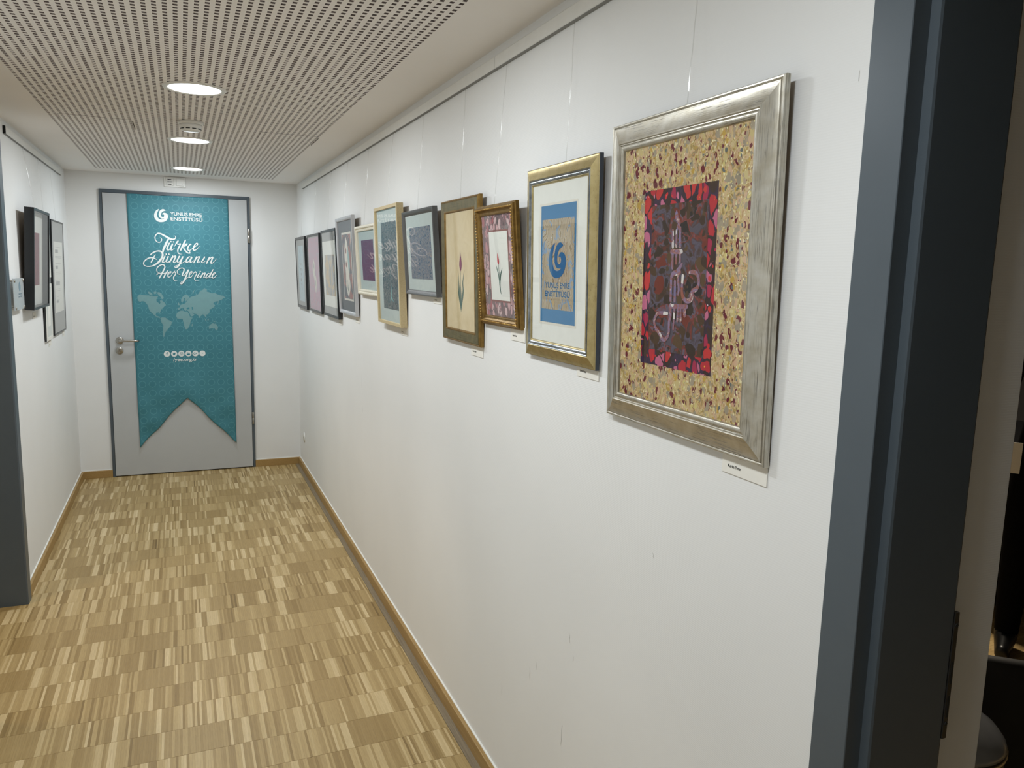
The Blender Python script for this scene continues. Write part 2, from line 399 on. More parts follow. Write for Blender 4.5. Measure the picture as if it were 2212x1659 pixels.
def mat_comb():
    t = NT('combed_tan_marbled_paper'); v = t.warp(t.coord('Object'), 9, 0.09)
    wv = t.n('TexWave', wave_type='BANDS', bands_direction='X'); t.set(wv.inputs['Vector'], t.warp(v, 26, 0.03))
    wv.inputs['Scale'].default_value = 40; wv.inputs['Distortion'].default_value = 11; wv.inputs['Detail'].default_value = 3; wv.inputs['Detail Scale'].default_value = 0.5
    c = t.ramp(wv.outputs['Fac'], [(0.05, srgb(140, 122, 96)), (0.25, srgb(198, 180, 146)), (0.42, srgb(150, 146, 140)), (0.6, srgb(214, 206, 192)), (0.8, srgb(138, 136, 136)), (0.95, srgb(190, 164, 120))])
    n = t.noise(v, 26, 3, 0.6, 1.0)
    c = t.mix(t.ramp(n.outputs[0], [(0.56, (0, 0, 0, 1)), (0.60, (0.75,)*3+(1,))]), c, srgb(112, 154, 194))
    return t.bsdf(c, 0.7, 0, None, 0.15)
M['ebru_comb'] = mat_comb()
def mat_swirl(name, stops, scale, dist, wamt=0.05, seed=0.0):
    t = NT(name); v = t.warp(t.coord('Object', (1, 1, 1), (seed, seed, 0)), 14, wamt)
    n = t.noise(v, scale, 5, 0.65, dist)
    return t.bsdf(t.ramp(n.outputs[0], stops), 0.7, 0, None, 0.15)
M['ebru_blue'] = mat_swirl('indigo_combed_marbled_paper', [(0.36, srgb(52, 60, 80)), (0.44, srgb(92, 102, 128)), (0.49, srgb(176, 164, 160)), (0.54, srgb(78, 92, 122)), (0.60, srgb(190, 164, 142)), (0.68, srgb(104, 110, 138))], 55, 2.5)
M['ebru_slate'] = mat_swirl('slate_swirled_marbled_paper', [(0.3, srgb(74, 66, 64)), (0.47, srgb(108, 100, 98)), (0.50, srgb(164, 154, 150)), (0.54, srgb(98, 92, 92)), (0.6, srgb(92, 94, 100)), (0.75, srgb(80, 74, 74))], 22, 3.0, seed=1)
M['ebru_ice'] = mat_swirl('pale_blue_marbled_paper', [(0.3, srgb(168, 196, 204)), (0.5, srgb(190, 208, 214)), (0.62, srgb(160, 180, 196)), (0.8, srgb(204, 218, 220))], 18, 1.5, seed=2)
M['ebru_mauve'] = mat_swirl('pink_and_mauve_marbled_paper', [(0.3, srgb(150, 136, 160)), (0.45, srgb(206, 150, 172)), (0.55, srgb(176, 166, 180)), (0.66, srgb(214, 140, 160)), (0.8, srgb(206, 196, 206))], 15, 2.0, seed=3)
M['ebru_sand'] = mat_swirl('grey_and_ochre_marbled_paper', [(0.3, srgb(136, 138, 146)), (0.48, srgb(168, 166, 164)), (0.56, srgb(206, 178, 128)), (0.7, srgb(150, 146, 146))], 7, 2.0, seed=4)
M['ebru_brick'] = mat_swirl('brick_and_slate_marbled_paper', [(0.35, srgb(150, 88, 80)), (0.47, srgb(166, 112, 104)), (0.54, srgb(86, 90, 98)), (0.7, srgb(70, 76, 86))], 8, 2.0, seed=6)
M['purple_cloth'] = mat_swirl('plum_handmade_paper', [(0.3, srgb(112, 38, 78)), (0.55, srgb(126, 46, 88)), (0.75, srgb(120, 50, 92))], 60, 0.5)
M['cream_paper'] = mat_swirl('aged_cream_paper', [(0.3, srgb(214, 192, 148)), (0.5, srgb(226, 206, 166)), (0.72, srgb(232, 214, 178))], 9, 0.6)
M['burgundy'] = mat_swirl('burgundy_marbled_paper', [(0.3, srgb(98, 30, 44)), (0.55, srgb(132, 44, 60)), (0.75, srgb(150, 70, 84))], 16, 1.5)
M['blue_card'] = plain('blue_card', srgb(72, 126, 168), 0.8, spec=0.1, var=0.02)
M['deep_blue'] = plain('deep_blue_print', srgb(44, 104, 150), 0.8, spec=0.1, var=0.02)
M['tulip'] = plain('tulip_magenta', srgb(128, 34, 84), 0.8, spec=0.1, var=0.1, vscale=60)
M['tulip_red'] = plain('tulip_red', srgb(196, 62, 72), 0.8, spec=0.1, var=0.1, vscale=60)
M['stem'] = plain('stem_green', srgb(70, 104, 92), 0.8, spec=0.1, var=0.15, vscale=60)
M['brown_line'] = plain('brown_line', srgb(140, 92, 86), 0.8, spec=0.1)
M['print_grey'] = plain('grey_print', srgb(150, 150, 150), 0.8, spec=0.1)
M['teal_pale'] = plain('pale_teal_paper', srgb(150, 184, 182), 0.8, spec=0.1)
M['ivory'] = plain('ivory_paper', srgb(226, 220, 208), 0.8, spec=0.1, var=0.03)

# ================================================================ SETTING
# ---- walls
M['bounce_cut_wall'] = plain('bounce_cut_wall_paint', srgb(84, 84, 86), 0.8, spec=0.2, var=0.03, vscale=3)  # far room's unseen walls, coloured dark only to cut bounced light
V = []
def walls(name, L, mat, **k): return struct(boxes(name, L, mat), **k)
walls('wall_right', [((0, 0, 0), (WT, YJ+0.001, H+0.3)), ((0, YJ, 2.16), (WT, -6.80, H+0.3)), ((0, -6.80, 0), (WT, YBACK, H+0.3))], M['wall'])
walls('wall_left', [((-W-0.18, 0, 0), (-W, YL, H+0.3)), ((-W-0.18, YL, 2.16), (-W, -3.42, H+0.3)), ((-W-0.18, -3.42, 0), (-W, YBACK, H+0.3))], M['wall'])
walls('wall_end', [((-W-0.18, 0, 0), (WT, 0.15, H+0.3))], M['wall'])
walls('wall_back', [((-W-0.18, YBACK, 0), (WT, YBACK-0.15, H+0.3))], M['wall'])
# side room behind the left doorway
walls('wall_side_room', [((-3.6, YL+0.3, 0), (-W-0.18, YL+0.42, 2.6)), ((-3.72, YL+0.42, 0), (-3.6, -4.2, 2.6)), ((-3.6, -4.2, 0), (-W-0.18, -4.32, 2.6)), ((-3.72, YL+0.42, 2.6), (-W-0.18, -4.32, 2.7))], M['wall'])
# side room behind the right doorway
walls('wall_far_room', [((WT, -1.6, 0), (6.4, -1.48, 2.9)), ((6.4, -1.48, 0), (6.52, -9.2, 2.9)), ((WT, -9.2, 0), (6.4, -9.32, 2.9)), ((WT, -1.48, 2.9), (6.52, -9.32, 3.0))], M['bounce_cut_wall'])

# ---- ceiling: smooth border, perforated field with real slots, dark fleece above
PX0, PX1, PY1 = -1.4025, -0.2025, -0.25
PY0 = YBACK
ce = obj('ceiling', [(-W,0,H),(0,0,H),(0,PY1,H),(-W,PY1,H), (-W,PY0,H),(PX0,PY0,H),(PX0,PY1,H), (PX1,PY1,H),(PX1,PY0,H),(0,PY0,H)],
         [(0,1,2,3),(3,6,5,4),(7,2,9,8)], M['ceil']); struct(ce)
def perforated():
    pitch, hw, lp, hl, dep = 0.025, 0.0116, 0.0262, 0.0140, 0.0125
    n = 48; rows = int((PY1+6.75)/lp)
    V, F = [], []
    def q(a, b, c, d): k = len(V); V.extend((a, b, c, d)); F.append((k, k+1, k+2, k+3))
    ylo = PY1-rows*lp
    for i in range(n+1):
        x0 = PX0 if i == 0 else PX0+i*pitch-(pitch-hw)/2
        x1 = PX1 if i == n else PX0+i*pitch+(pitch-hw)/2
        q((x0, PY1, H), (x1, PY1, H), (x1, PY0, H), (x0, PY0, H))
    for i in range(n):
        a = PX0+(i+0.5)*pitch-hw/2; b = a+hw
        q((a, ylo, H), (b, ylo, H), (b, PY0, H), (a, PY0, H))
        for j in range(rows):
            y1 = PY1-j*lp; y0 = y1-(lp-hl); ye = y1-lp
            q((a, y1, H), (b, y1, H), (b, y0, H), (a, y0, H))
            t = H+dep
            q((a, y0, H), (b, y0, H), (b, y0, t), (a, y0, t)); q((b, ye, H), (a, ye, H), (a, ye, t), (b, ye, t))
            q((a, ye, H), (a, y0, H), (a, y0, t), (a, ye, t)); q((b, y0, H), (b, ye, H), (b, ye, t), (b, y0, t))
    o = obj('perforated_panel', V, F, [M['ceil'], M['slot_wall_shade']], ce)
    for p_ in o.data.polygons: p_.material_index = 0 if abs(p_.normal.z) > 0.5 else 1
    return o
perforated()
obj('acoustic_fleece', [(PX0-.02,PY1+.02,H+.0126),(PX1+.02,PY1+.02,H+.0126),(PX1+.02,PY0,H+.0126),(PX0-.02,PY0,H+.0126)], [(0,1,2,3)], M['void'], ce)
boxes('ceiling_slab', [((-W, 0, H+0.02), (0, YBACK, H+0.06))], M['ceil'], ce)
# access flaps: hairline joints round a panel that sits a touch low at one corner
for (x0, x1, y0, y1, sag) in ((-1.355, -1.056, -2.40, -2.145, 0.004), (-0.488, -0.207, -2.39, -2.107, 0.002)):
    L = [((x0, y0, H-0.0006), (x1, y0-0.0012, H+0.004)), ((x0, y1-0.08, H-0.0004), (x0-0.0012, y0, H+0.004)), ((x1, (y0+y1)/2-.1, H-sag), (x1+0.002, y1, H+0.004))]
    o = boxes('access_flap_joint', L, M['void'], ce)

# ---- skirting, edge strips, picture rails
def skirt(name, a, b, cap):
    o = struct(box(name, a, b, M['oak_skirt'], bevel=0.002)); box('caulk_line', cap[0], cap[1], M['caulk'], o); return o
HB, TB = 0.056, 0.019
skirt('baseboard_right', (0, -TB, 0), (-TB, YJ, HB), ((0, 0, HB-0.001), (-0.006, YJ, HB+0.003)))
skirt('baseboard_left', (-W, -TB, 0), (-W+TB, YL+0.06, HB), ((-W, 0, HB-0.001), (-W+0.006, YL+0.06, HB+0.003)))
skirt('baseboard_end', (0, 0, 0), (-0.361, -TB, HB), ((0, 0, HB-0.001), (-0.361, -0.006, HB+0.003)))
skirt('baseboard_end_left', (-W, 0, 0), (-1.402, -TB, HB), ((-W, 0, HB-0.001), (-1.402, -0.006, HB+0.003)))
struct(box('trim_1', (-TB, -0.02, 0), (-TB-0.026, YJ, 0.004), M['edge_strip']))

def picture_rail(name, side, y0, y1, joints, label):
    s = -1 if side == 'R' else 1; x0 = 0 if side == 'R' else -W
    root = struct(empty(name, (x0, y0, 2.212)))
    root['label'] = label
    ys = [y0]+joints+[y1]
    for a, b in zip(ys[:-1], ys[1:]):
        P = [(0, 0), (0.011, 0), (0.0125, 0.002), (0.0125, 0.034), (0.010, 0.037), (0, 0.038)]
        P2 = [(0.0005, -0.0008), (0.0118, -0.0008), (0.0118, 0), (0.0005, 0)]
        for nm, pr, mt in (('rail_segment', P, M['rail']), ('rail_groove', P2, M['mat_grey'])):
            V = []
            g = 0.0008
            for yy in (a-g, b+g): V += [(s*u, yy-y0, v) for u, v in pr]
            k = len(pr); F = [(i, (i+1) % k, k+(i+1) % k, k+i) for i in range(k)]+[tuple(range(k))[::-1], tuple(range(k, 2*k))]
            if s > 0: F = [f[::-1] for f in F]
            obj(nm, V, F, mt, root)
    box('end_cap', (s*0.001, y1-y0-0.002, 0.0), (s*0.012, y1-y0+0.001, 0.036), M['gap'] if side == 'L' else M['rail'], root)
    return root
picture_rail('trim_2', 'R', -0.355, YJ+0.001, [-2.265, -4.282], 'white picture hanging rail along the right wall')
picture_rail('trim_3', 'L', -0.24, -2.10, [], 'short white picture hanging rail on the left wall')

# ---- floor of oak lamellae on edge, rows of 16 cm
fl = struct(obj('floor', [(-3.7,0.02,-0.0012),(-3.7,YBACK-.1,-0.0012),(6.5,YBACK-.1,-0.0012),(6.5,0.02,-0.0012)], [(0,1,2,3)], M['joint']))
ROW, LW_, Y0R = 0.1622, 0.0081, -2.7395+0.1622*17
def lam_mesh(name, L, tone_list=None):
    """L: list of (x0,x1,y0,y1,tone)"""
    V, F, T = [], [], []
    for (x0, x1, y0, y1, tn, dz) in L:
        k = len(V); g = 0.00008; h = 0.0006; z = dz
        V += [(x0+g, y0+h, z), (x1-g, y0+h, z), (x1-g, y1-h, z), (x0+g, y1-h, z), (x0+g, y0+h, -0.004), (x1-g, y0+h, -0.004), (x1-g, y1-h, -0.004), (x0+g, y1-h, -0.004)]
        F += [(k, k+1, k+2, k+3), (k, k+4, k+5, k+1), (k+1, k+5, k+6, k+2), (k+2, k+6, k+7, k+3), (k+3, k+7, k+4, k)]; T += [tn]*8
    me = bpy.data.meshes.new(name); me.from_pydata(V, [], F); me.update()
    at = me.attributes.new('tone', 'FLOAT', 'POINT'); at.data.foreach_set('value', T)
    me.materials.append(M['parquet']); return me
rng = random.Random(11)
near, rest = [], []
cm = cam.matrix_world.inverted()
def pix(p):
    q = cm @ Vector(p)
    if q.z > -0.05: return None
    return (1106+FPX*q.x/-q.z, 829.5-FPX*q.y/-q.z)
y = Y0R; r = 0
while y > -4.95:
    y0 = y-ROW; x = -W if y > -2.2 or y < -3.6 else -2.2
    base = 0.48+rng.uniform(-0.05, 0.05); left = 0; off = 0; streaky = 0.12; run = 0; hold = 0
    while x < -0.045:
        if left <= 0:
            left = rng.randint(3, 18); off = rng.gauss(0, 0.05); streaky = rng.choice((0.05, 0.12, 0.16, 0.18, 0.22, 0.24))
        left -= 1
        wd = LW_*rng.choice((1, 1, 1, 0.9, 1.1)); x1 = min(x+wd, -0.045)
        tn = base+off+rng.gauss(0, streaky*0.55)
        if streaky > 0.06:
            if run > 0: run -= 1; tn = hold+rng.gauss(0, 0.03)
            elif rng.random() < 0.30: hold = base+rng.uniform(0.12, 0.42); run = rng.choice((0, 0, 1, 2)); tn = hold
        if rng.random() < 0.012: tn -= 0.2
        cell = (x, x1, max(y0, -4.95), min(y, 0.0), min(1, max(0, tn)), rng.uniform(-0.00015, 0.00015))
        p = pix(((x+x1)/2, (y+y0)/2, 0))
        (near if (p and 0 <= p[0] <= 2212 and p[1] <= 1659 and cell[1]-cell[0] > .006) else rest).append((p[1] if p else 0, cell)); x = x1
    y = y0; r += 1
near.sort(key=lambda t: -t[0])
for _, c in near[:300]:
    cx, cy = (c[0]+c[1])/2, (c[2]+c[3])/2
    me = lam_mesh('oak_lamella', [(c[0]-cx, c[1]-cx, c[2]-cy, c[3]-cy, c[4], c[5])])
    o = bpy.data.objects.new('oak_lamella', me); o.location = (cx, cy, 0); link(o, fl)
o = bpy.data.objects.new('oak_lamellae', lam_mesh('oak_lamellae', [c for _, c in near[300:]+rest])); link(o, fl); o['kind'] = 'stuff'
# plain boards behind the camera and in the side rooms
def mat_boards():
    t = NT('oak_boards'); v = t.coord('Object')
    br = t.n('TexBrick'); t.set(br.inputs['Vector'], v); br.inputs['Scale'].default_value = 6.2
    br.inputs['Color1'].default_value = srgb(206, 178, 126); br.inputs['Color2'].default_value = srgb(186, 156, 104); br.inputs['Mortar'].default_value = srgb(150, 120, 76)
    br.inputs['Mortar Size'].default_value = 0.004; br.inputs['Brick Width'].default_value = 1.0; br.inputs['Row Height'].default_value = 0.12
    return t.bsdf(br.outputs[0], 0.4, 0, None, 0.4)
M['boards'] = mat_boards()
obj('floor_board_field', [(-W,-4.95,0),(-W,YBACK,0),(0.05,YBACK,0),(0.05,-4.95,0), (0.05,-1.6,0),(0.05,YBACK,0),(6.4,YBACK,0),(6.4,-1.6,0)], [(0,1,2,3),(4,5,6,7)], M['boards'], fl)
obj('side_floor_field', [(-3.6,-2.06,-.0008),(-3.6,-4.2,-.0008),(-2.2,-4.2,-.0008),(-2.2,-2.06,-.0008)], [(0,1,2,3)], M['boards'], fl)

# ---- doorway linings
G = M['frame_grey']
d2 = struct(empty('door_2', (0, YJ, 0))); d2['label'] = 'grey steel door lining at the right edge'
def prism(name, poly, z0, z1, mat, parent):      # vertical prism from an xy outline
    k = len(poly); V = [(x, y, z0) for x, y in poly]+[(x, y, z1) for x, y in poly]
    F = [(i, (i+1) % k, k+(i+1) % k, k+i) for i in range(k)]+[tuple(range(k))[::-1], tuple(range(k, 2*k))]
    return obj(name, V, F, mat, parent)
jy = -5.714-YJ
# section of the lining: face on the corridor wall, rebate, stop, long reveal
prism('door_lining', [(-0.004, 0.0), (-0.004, jy+0.001), (-0.003, jy), (0.026, jy), (0.0265, jy-0.0145), (0.030, jy-0.016), (0.176, jy-0.016), (0.178, jy-0.015), (0.178, 0.0)], 0, 2.16, G, d2)
prism('door_lining', [(-0.004, -6.80-YJ+0.06), (0.178, -6.80-YJ+0.06), (0.178, -6.80-YJ), (-0.004, -6.80-YJ)], 0, 2.16, G, d2)
box('head_lining', (-0.004, jy, 2.10), (0.178, -6.80-YJ+0.06, 2.165), G, d2)
box('seal_strip', (0.178, -0.002, 0), (0.186, jy-0.010, 2.16), M['gap'], d2)
sp = box('strike_plate', (0.1785, jy-0.011, 0.93), (0.187, jy-0.0175, 1.135), M['dark_steel'], d2)
for z in (0.955, 1.115): lathe('screw', [(0.0032, 0), (0.003, -0.0012)], M['slot'], sp, 12, 'Y', (0.183, jy-0.0174, z))
for z0, z1 in ((1.02, 1.055), (0.965, 1.0)): box('latch_slot', (0.181, jy-0.0170, z0), (0.185, jy-0.0180, z1), M['slot'], sp)
# plastered end of the right wall beyond the lining
struct(box('trim_4', (0.186, YJ-0.001, 0), (WT, -5.716, 2.16), M['wall'], bevel=0.002))

d3 = struct(empty('door_3', (-W, YL, 0))); d3['label'] = 'dark grey steel door lining at the left edge'
prism('door_lining', [(0.022, 0.06), (0.0, 0.06), (-0.2, 0.0), (-0.2, -0.012), (0.016, -0.012), (0.0215, -0.008)], 0, 2.16, G, d3)
prism('door_lining', [(0.022, -1.06), (0.022, -1.12), (-0.2, -1.12), (-0.2, -1.06)], 0, 2.16, G, d3)
box('head_lining', (0.022, -0.012, 2.10), (-0.2, -1.06, 2.165), G, d3)

# ---- end door
d1 = struct(empty('door_1', (-0.8815, 0, 0))); d1['label'] = 'light grey door in a dark grey frame at the corridor end'
X0, X1, ZT = -1.402+0.8815, -0.361+0.8815, 2.157
for nm, a, b in (('frame_post', (X0, 0, 0), (X0+0.0195, -0.016, ZT)), ('frame_post', (X1-0.0195, 0, 0), (X1, -0.016, ZT)), ('frame_head', (X0, 0, ZT-0.025), (X1, -0.0162, ZT))):
    box(nm, a, b, G, d1, bevel=0.002)
box('shadow_gap', (X0+0.01, 0, 0.002), (X1-0.01, -0.006, ZT-0.02), M['gap'], d1)
leaf = box('door_leaf', (X0+0.0215, 0, 0.008), (X1-0.0215, -0.021, ZT-0.027), M['leaf'], d1, bevel=0.0015)
for z0, z1 in ((1.805, 1.915), (0.361, 0.458)):
    lathe('hinge', [(0.0065, z0), (0.0075, z0+0.001), (0.0075, (z0+z1)/2-0.001), (0.0068, (z0+z1)/2), (0.0075, (z0+z1)/2+0.001), (0.0075, z1-0.001), (0.0065, z1)], M['steel'], d1, 16, 'Z', (X1-0.012, -0.0235, 0))
hx0 = -1.3113+0.8815
hd = empty('lever_handle', (hx0, -0.021, 1.05), parent=d1)
lathe('rosette', [(0.0265, 0), (0.0265, -0.007), (0.024, -0.009), (0.012, -0.0095)], M['steel'], hd, 36, 'Y')
path = spline([(0, -0.005, 0), (0, -0.035, 0), (0.006, -0.048, 0), (0.02, -0.054, 0), (0.06, -0.055, 0), (0.10, -0.055, 0), (0.118, -0.052, -0.001), (0.126, -0.040, -0.002), (0.127, -0.028, -0.002)], 4)
tube('lever', path, 0.0095, M['steel'], hd, 14)
ky = empty('keyhole_plate', (hx0-0.004, -0.021, 0.972), parent=d1)
lathe('escutcheon', [(0.0265, 0), (0.0265, -0.007), (0.024, -0.009), (0.0, -0.009)], M['steel'], ky, 36, 'Y')
boxes('cylinder_lock', [((-0.0085, -0.009, -0.002), (0.0085, -0.013, 0.016)), ((-0.005, -0.009, -0.017), (0.005, -0.013, 0.0))], M['steel'], ky)
box('key_slot', (-0.001, -0.0128, 0.002), (0.001, -0.0134, 0.012), M['slot'], ky)

# ================================================================ THINGS
# ---- hanging banner on the end door
def mat_banner():
    t = NT('teal_printed_cloth'); tc = t.n('TexCoord'); s = t.n('SeparateXYZ'); t.set(s.inputs[0], tc.outputs['Object'])
    def cell(o, off, pit=0.0702):
        return t.math('SUBTRACT', t.math('FRACT', t.math('ADD', t.math('DIVIDE', o, pit), off)), 0.5)
    a = cell(s.outputs[0], 0.93); b = cell(s.outputs[1], 0.36)
    d = t.math('SQRT', t.math('ADD', t.math('MULTIPLY', a, a), t.math('MULTIPLY', b, b)))
    ang = t.math('ARCTAN2', b, a)
    star = t.math('MULTIPLY', t.math('ABSOLUTE', t.math('SINE', t.math('MULTIPLY', ang, 4.0))), 0.035)
    ring = t.math('LESS_THAN', t.math('ABSOLUTE', t.math('SUBTRACT', t.math('ADD', d, star), 0.36)), 0.022)
    disc = t.math('LESS_THAN', t.math('ADD', d, star), 0.30)
    wv = t.noise(tc.outputs['Object'], 2.0, 2)
    base = t.ramp(wv.outputs[0], [(0.3, srgb(60, 120, 132)), (0.7, srgb(70, 132, 144))])
    c = t.mix(t.math('MULTIPLY', disc, 0.25), base, srgb(50, 112, 126))
    c = t.mix(t.math('MULTIPLY', ring, 0.36), c, srgb(116, 178, 184))
    weave = t.noise(t.coord('Object', (900, 900, 900)), 1, 1)
    return t.bsdf(c, 0.5, 0, t.bump(weave.outputs[0], 0.1, 0.0003), 0.35)
M['banner'] = mat_banner()
M['map_print'] = plain('pale_map_print', srgb(116, 154, 157), 0.6, spec=0.2, var=0.03)
M['sea_print'] = plain('teal_map_print', srgb(66, 130, 142), 0.6, spec=0.2, var=0.03)
YB = -0.0285
bn = tag(empty('banner', (-0.86, YB, 0), (math.pi/2, 0, 0)), 'teal swallow-tailed cloth banner with a white world map hung on the end door', 'banner')
def cloth():
    NX, NY = 48, 130; V, F = [], []
    for j in range(NY+1):
        v = j/NY
        for i in range(NX+1):
            u = i/NX
            zt = 2.131+0.002*math.sin(u*17)-0.0015*math.sin(u*7)
            zb = 0.218+(0.603-0.218)*(1-abs(u-0.495)/0.5)+0.006*math.sin(u*23)
            zb = max(zb, 0.217)
            z = zt+(zb-zt)*v; x = -0.36+0.70*u+0.015*v
            lo = max(0.0, min(1.0, (0.82-z)/0.5)); d = 0.0
            d += lo*0.007*(math.sin(x*30+z*21)*0.5+math.sin(z*38-x*18)*0.4+0.6)
            ed = max(0.0, (abs(u-0.5)-0.40)/0.1)
            d += ed*0.003*math.sin(z*13)*(1 if z < 1.0 else 0.3)
            apex = math.exp(-((x-0.0)**2+(z-0.64)**2)/0.012); d += 0.012*apex
            d += 0.0035*max(0, (z-2.10)/0.03)
            V.append((x, z, d))
    for j in range(NY):
        for i in range(NX):
            k = j*(NX+1)+i; F.append((k, k+NX+1, k+NX+2, k+1))
    return obj('cloth', V, F, M['banner'], bn, smooth=True)
cl = cloth()
cl.modifiers.new('thickness', 'SOLIDIFY').thickness = 0.0006
LOGO='-145 2031,-162 2023,-175 2005,-181 1984,-178 1962,-166 1945,-150 1936,-131 1935,-111 1940,-96 1952,-87 1971,-86 1985,-91 1997,-101 2004,-114 2005,-122 2000,-126 1992,-117 1993,-112 1985,-116 1975,-125 1973,-132 1979,-133 1992,-128 2006,-116 2016,-101 2023,-116 2032,-132 2027,-144 2013,-149 1992,-146 1974,-135 1963,-122 1961,-114 1963,-116 1959,-134 1954,-151 1961,-159 1977,-159 1998,-152 2017'
STROKES='-144 1820 3.7,-137 1814 4.5,-136 1802 6,-146 1788 6,-161 1786 6,-176 1798 6,-181 1819 6.7,-174 1839 7.5,-157 1852 8.2,-134 1846 11.2,-108 1832 13.4,-85 1818 14.9,-62 1811 11.9,-45 1816 8.9,-38 1828 6,-44 1838 3;-85 1820 7.5,-100 1791 14.2,-114 1761 14.9,-127 1732 13.4,-130 1715 8.9;-84 1783 8.2,-95 1758 11.2,-102 1735 9.7,-88 1731 5.2,-74 1754 7.5,-61 1780 9.7,-75 1736 8.2,-65 1732 5.2,-49 1747 3;-73 1795 9.7,-72 1793 9.7;-55 1793 9.7,-54 1792 9.7;-49 1759 3,-39 1778 6,-32 1793 6,-22 1803 4.5,-22 1796 3.7,-32 1781 4.5,-21 1775 6.7,-7 1780 8.2,-18 1756 8.9,-26 1737 9.7,-27 1718 7.5,-18 1704 5.2,2 1703 2.2;29 1810 3.7,27 1804 9.7,14 1778 11.2,2 1753 11.2,-7 1732 9.7;2 1753 3,22 1772 7.5,40 1781 8.9,27 1764 5.2,13 1755 5.2,19 1739 9.7,36 1718 9.7,53 1711 7.5,59 1717 4.5;67 1776 6.7,63 1780 6.7,49 1763 9.7,42 1744 9.7,50 1731 7.5,68 1740 4.5,80 1753 3;52 1732 3.7,57 1723 5.2,53 1713 5.2;82 1751 3,100 1765 5.2,114 1780 6.7,109 1790 6,95 1777 8.2,82 1749 10.4,87 1734 8.9,105 1742 5.2,126 1766 2.2;-182 1693 3.7,-194 1676 8.2,-204 1655 9.7,-214 1636 7.5;-216 1692 6.7,-204 1704 8.2,-177 1718 8.9,-154 1721 10.4,-137 1711 11.9,-134 1686 13.4,-149 1656 14.2,-173 1629 12.7,-204 1610 8.9,-238 1604 6.7,-261 1612 6.7,-266 1628 6.7,-256 1647 7.5,-228 1667 8.2,-198 1669 8.9,-177 1658 4.5;-117 1686 7.5,-129 1661 10.4,-136 1640 9.7,-120 1641 4.5,-106 1660 7.5,-94 1685 9.7,-109 1647 8.9,-99 1637 6,-83 1654 3;-109 1700 9.7,-108 1698 9.7;-90 1701 9.7,-89 1699 9.7;-63 1688 7.5,-75 1663 9.7,-86 1639 8.2;-75 1659 3,-57 1682 6.7,-43 1687 8.9,-52 1663 9.7,-60 1642 8.9,-49 1640 4.5,-37 1653 3;-18 1687 8.2,-29 1664 9.7,-35 1647 8.9,-24 1641 4.5,-7 1660 7.5,7 1686 10.4,-6 1656 11.2,-18 1627 11.9,-35 1605 10.4,-50 1601 6.7,-50 1611 4.5,-30 1620 3.7,-2 1635 3.7,22 1651 3.7;60 1681 3.7,52 1685 6.7,38 1672 9.7,28 1651 9.7,33 1641 7.5,51 1654 5.2,70 1684 9.7,59 1658 9.7,57 1643 8.2,69 1646 3.7,81 1659 3;104 1687 8.2,93 1663 9.7,82 1640 8.2;93 1659 3,109 1681 6.7,123 1687 8.9,115 1664 9.7,108 1645 8.9,118 1643 4.5,130 1656 3;161 1686 8.9,149 1665 9.7,138 1648 8.9,150 1643 5.2,166 1657 3;195 1685 8.2,184 1662 9.7,174 1639 8.2;184 1657 3,203 1679 6.7,219 1686 9.7,210 1662 9.7,204 1643 8.9,216 1642 5.2,247 1676 2;-154 1565 3.7,-171 1562 5.2,-178 1577 6,-174 1595 6.7,-158 1612 7.5,-139 1620 7.5,-125 1615 8.2,-122 1599 8.9,-133 1574 9.7,-147 1548 9.7,-163 1519 8.2;-178 1543 6,-168 1553 6,-141 1555 5.2,-114 1557 5.2,-94 1562 3;-104 1574 7.5,-118 1553 8.9,-128 1532 8.9,-133 1521 7.5;-101 1545 3,-85 1558 5.2,-79 1568 6,-88 1568 5.2,-101 1549 8.2,-101 1530 8.2,-88 1531 5.2,-72 1550 3;-72 1550 2.2,-63 1565 5.2,-51 1575 4.5,-59 1566 3.7,-48 1561 6,-52 1546 6.7,-63 1529 7.5,-63 1512 6,-54 1502 3.7,-40 1502 2;-19 1549 4.5,-34 1557 5.2,-36 1576 5.2,-19 1593 6,0 1598 6.7,12 1589 8.2,7 1568 8.9,-1 1551 8.9,0 1539 6.7,14 1547 5.2,31 1569 7.5,43 1586 8.9,34 1560 9.7,22 1531 10.4,9 1501 10.4,-6 1481 8.2,-16 1479 5.2,-13 1490 3.7,5 1503 3.7,25 1518 3.7,41 1531 3;44 1544 3,62 1559 5.2,68 1572 5.2,58 1572 5.2,48 1550 8.2,47 1531 8.2,59 1531 5.2,73 1549 3;73 1549 2.2,82 1566 5.2,94 1575 4.5,86 1568 3.7,100 1564 6,95 1547 6.7,85 1528 6.7,84 1513 5.2,94 1503 3.7,110 1505 2;119 1562 7.5,109 1543 8.2,102 1528 6.7,115 1532 3.7,127 1546 2.2;126 1576 8.9,127 1574 8.9;145 1563 7.5,135 1544 8.2,126 1526 7.5;135 1541 3,151 1561 6,161 1563 7.5,155 1546 8.2,150 1529 7.5,160 1531 3.7,171 1544 3;193 1560 3.7,183 1562 6,171 1546 8.2,166 1529 8.2,176 1529 6,191 1547 6,218 1590 6.7;218 1592 6,204 1564 8.9,193 1540 8.9,194 1528 6.7,207 1534 3;209 1543 3,225 1556 5.2,234 1567 5.2,224 1567 5.2,211 1547 8.2,213 1529 8.2,225 1530 5.2,246 1552 2'
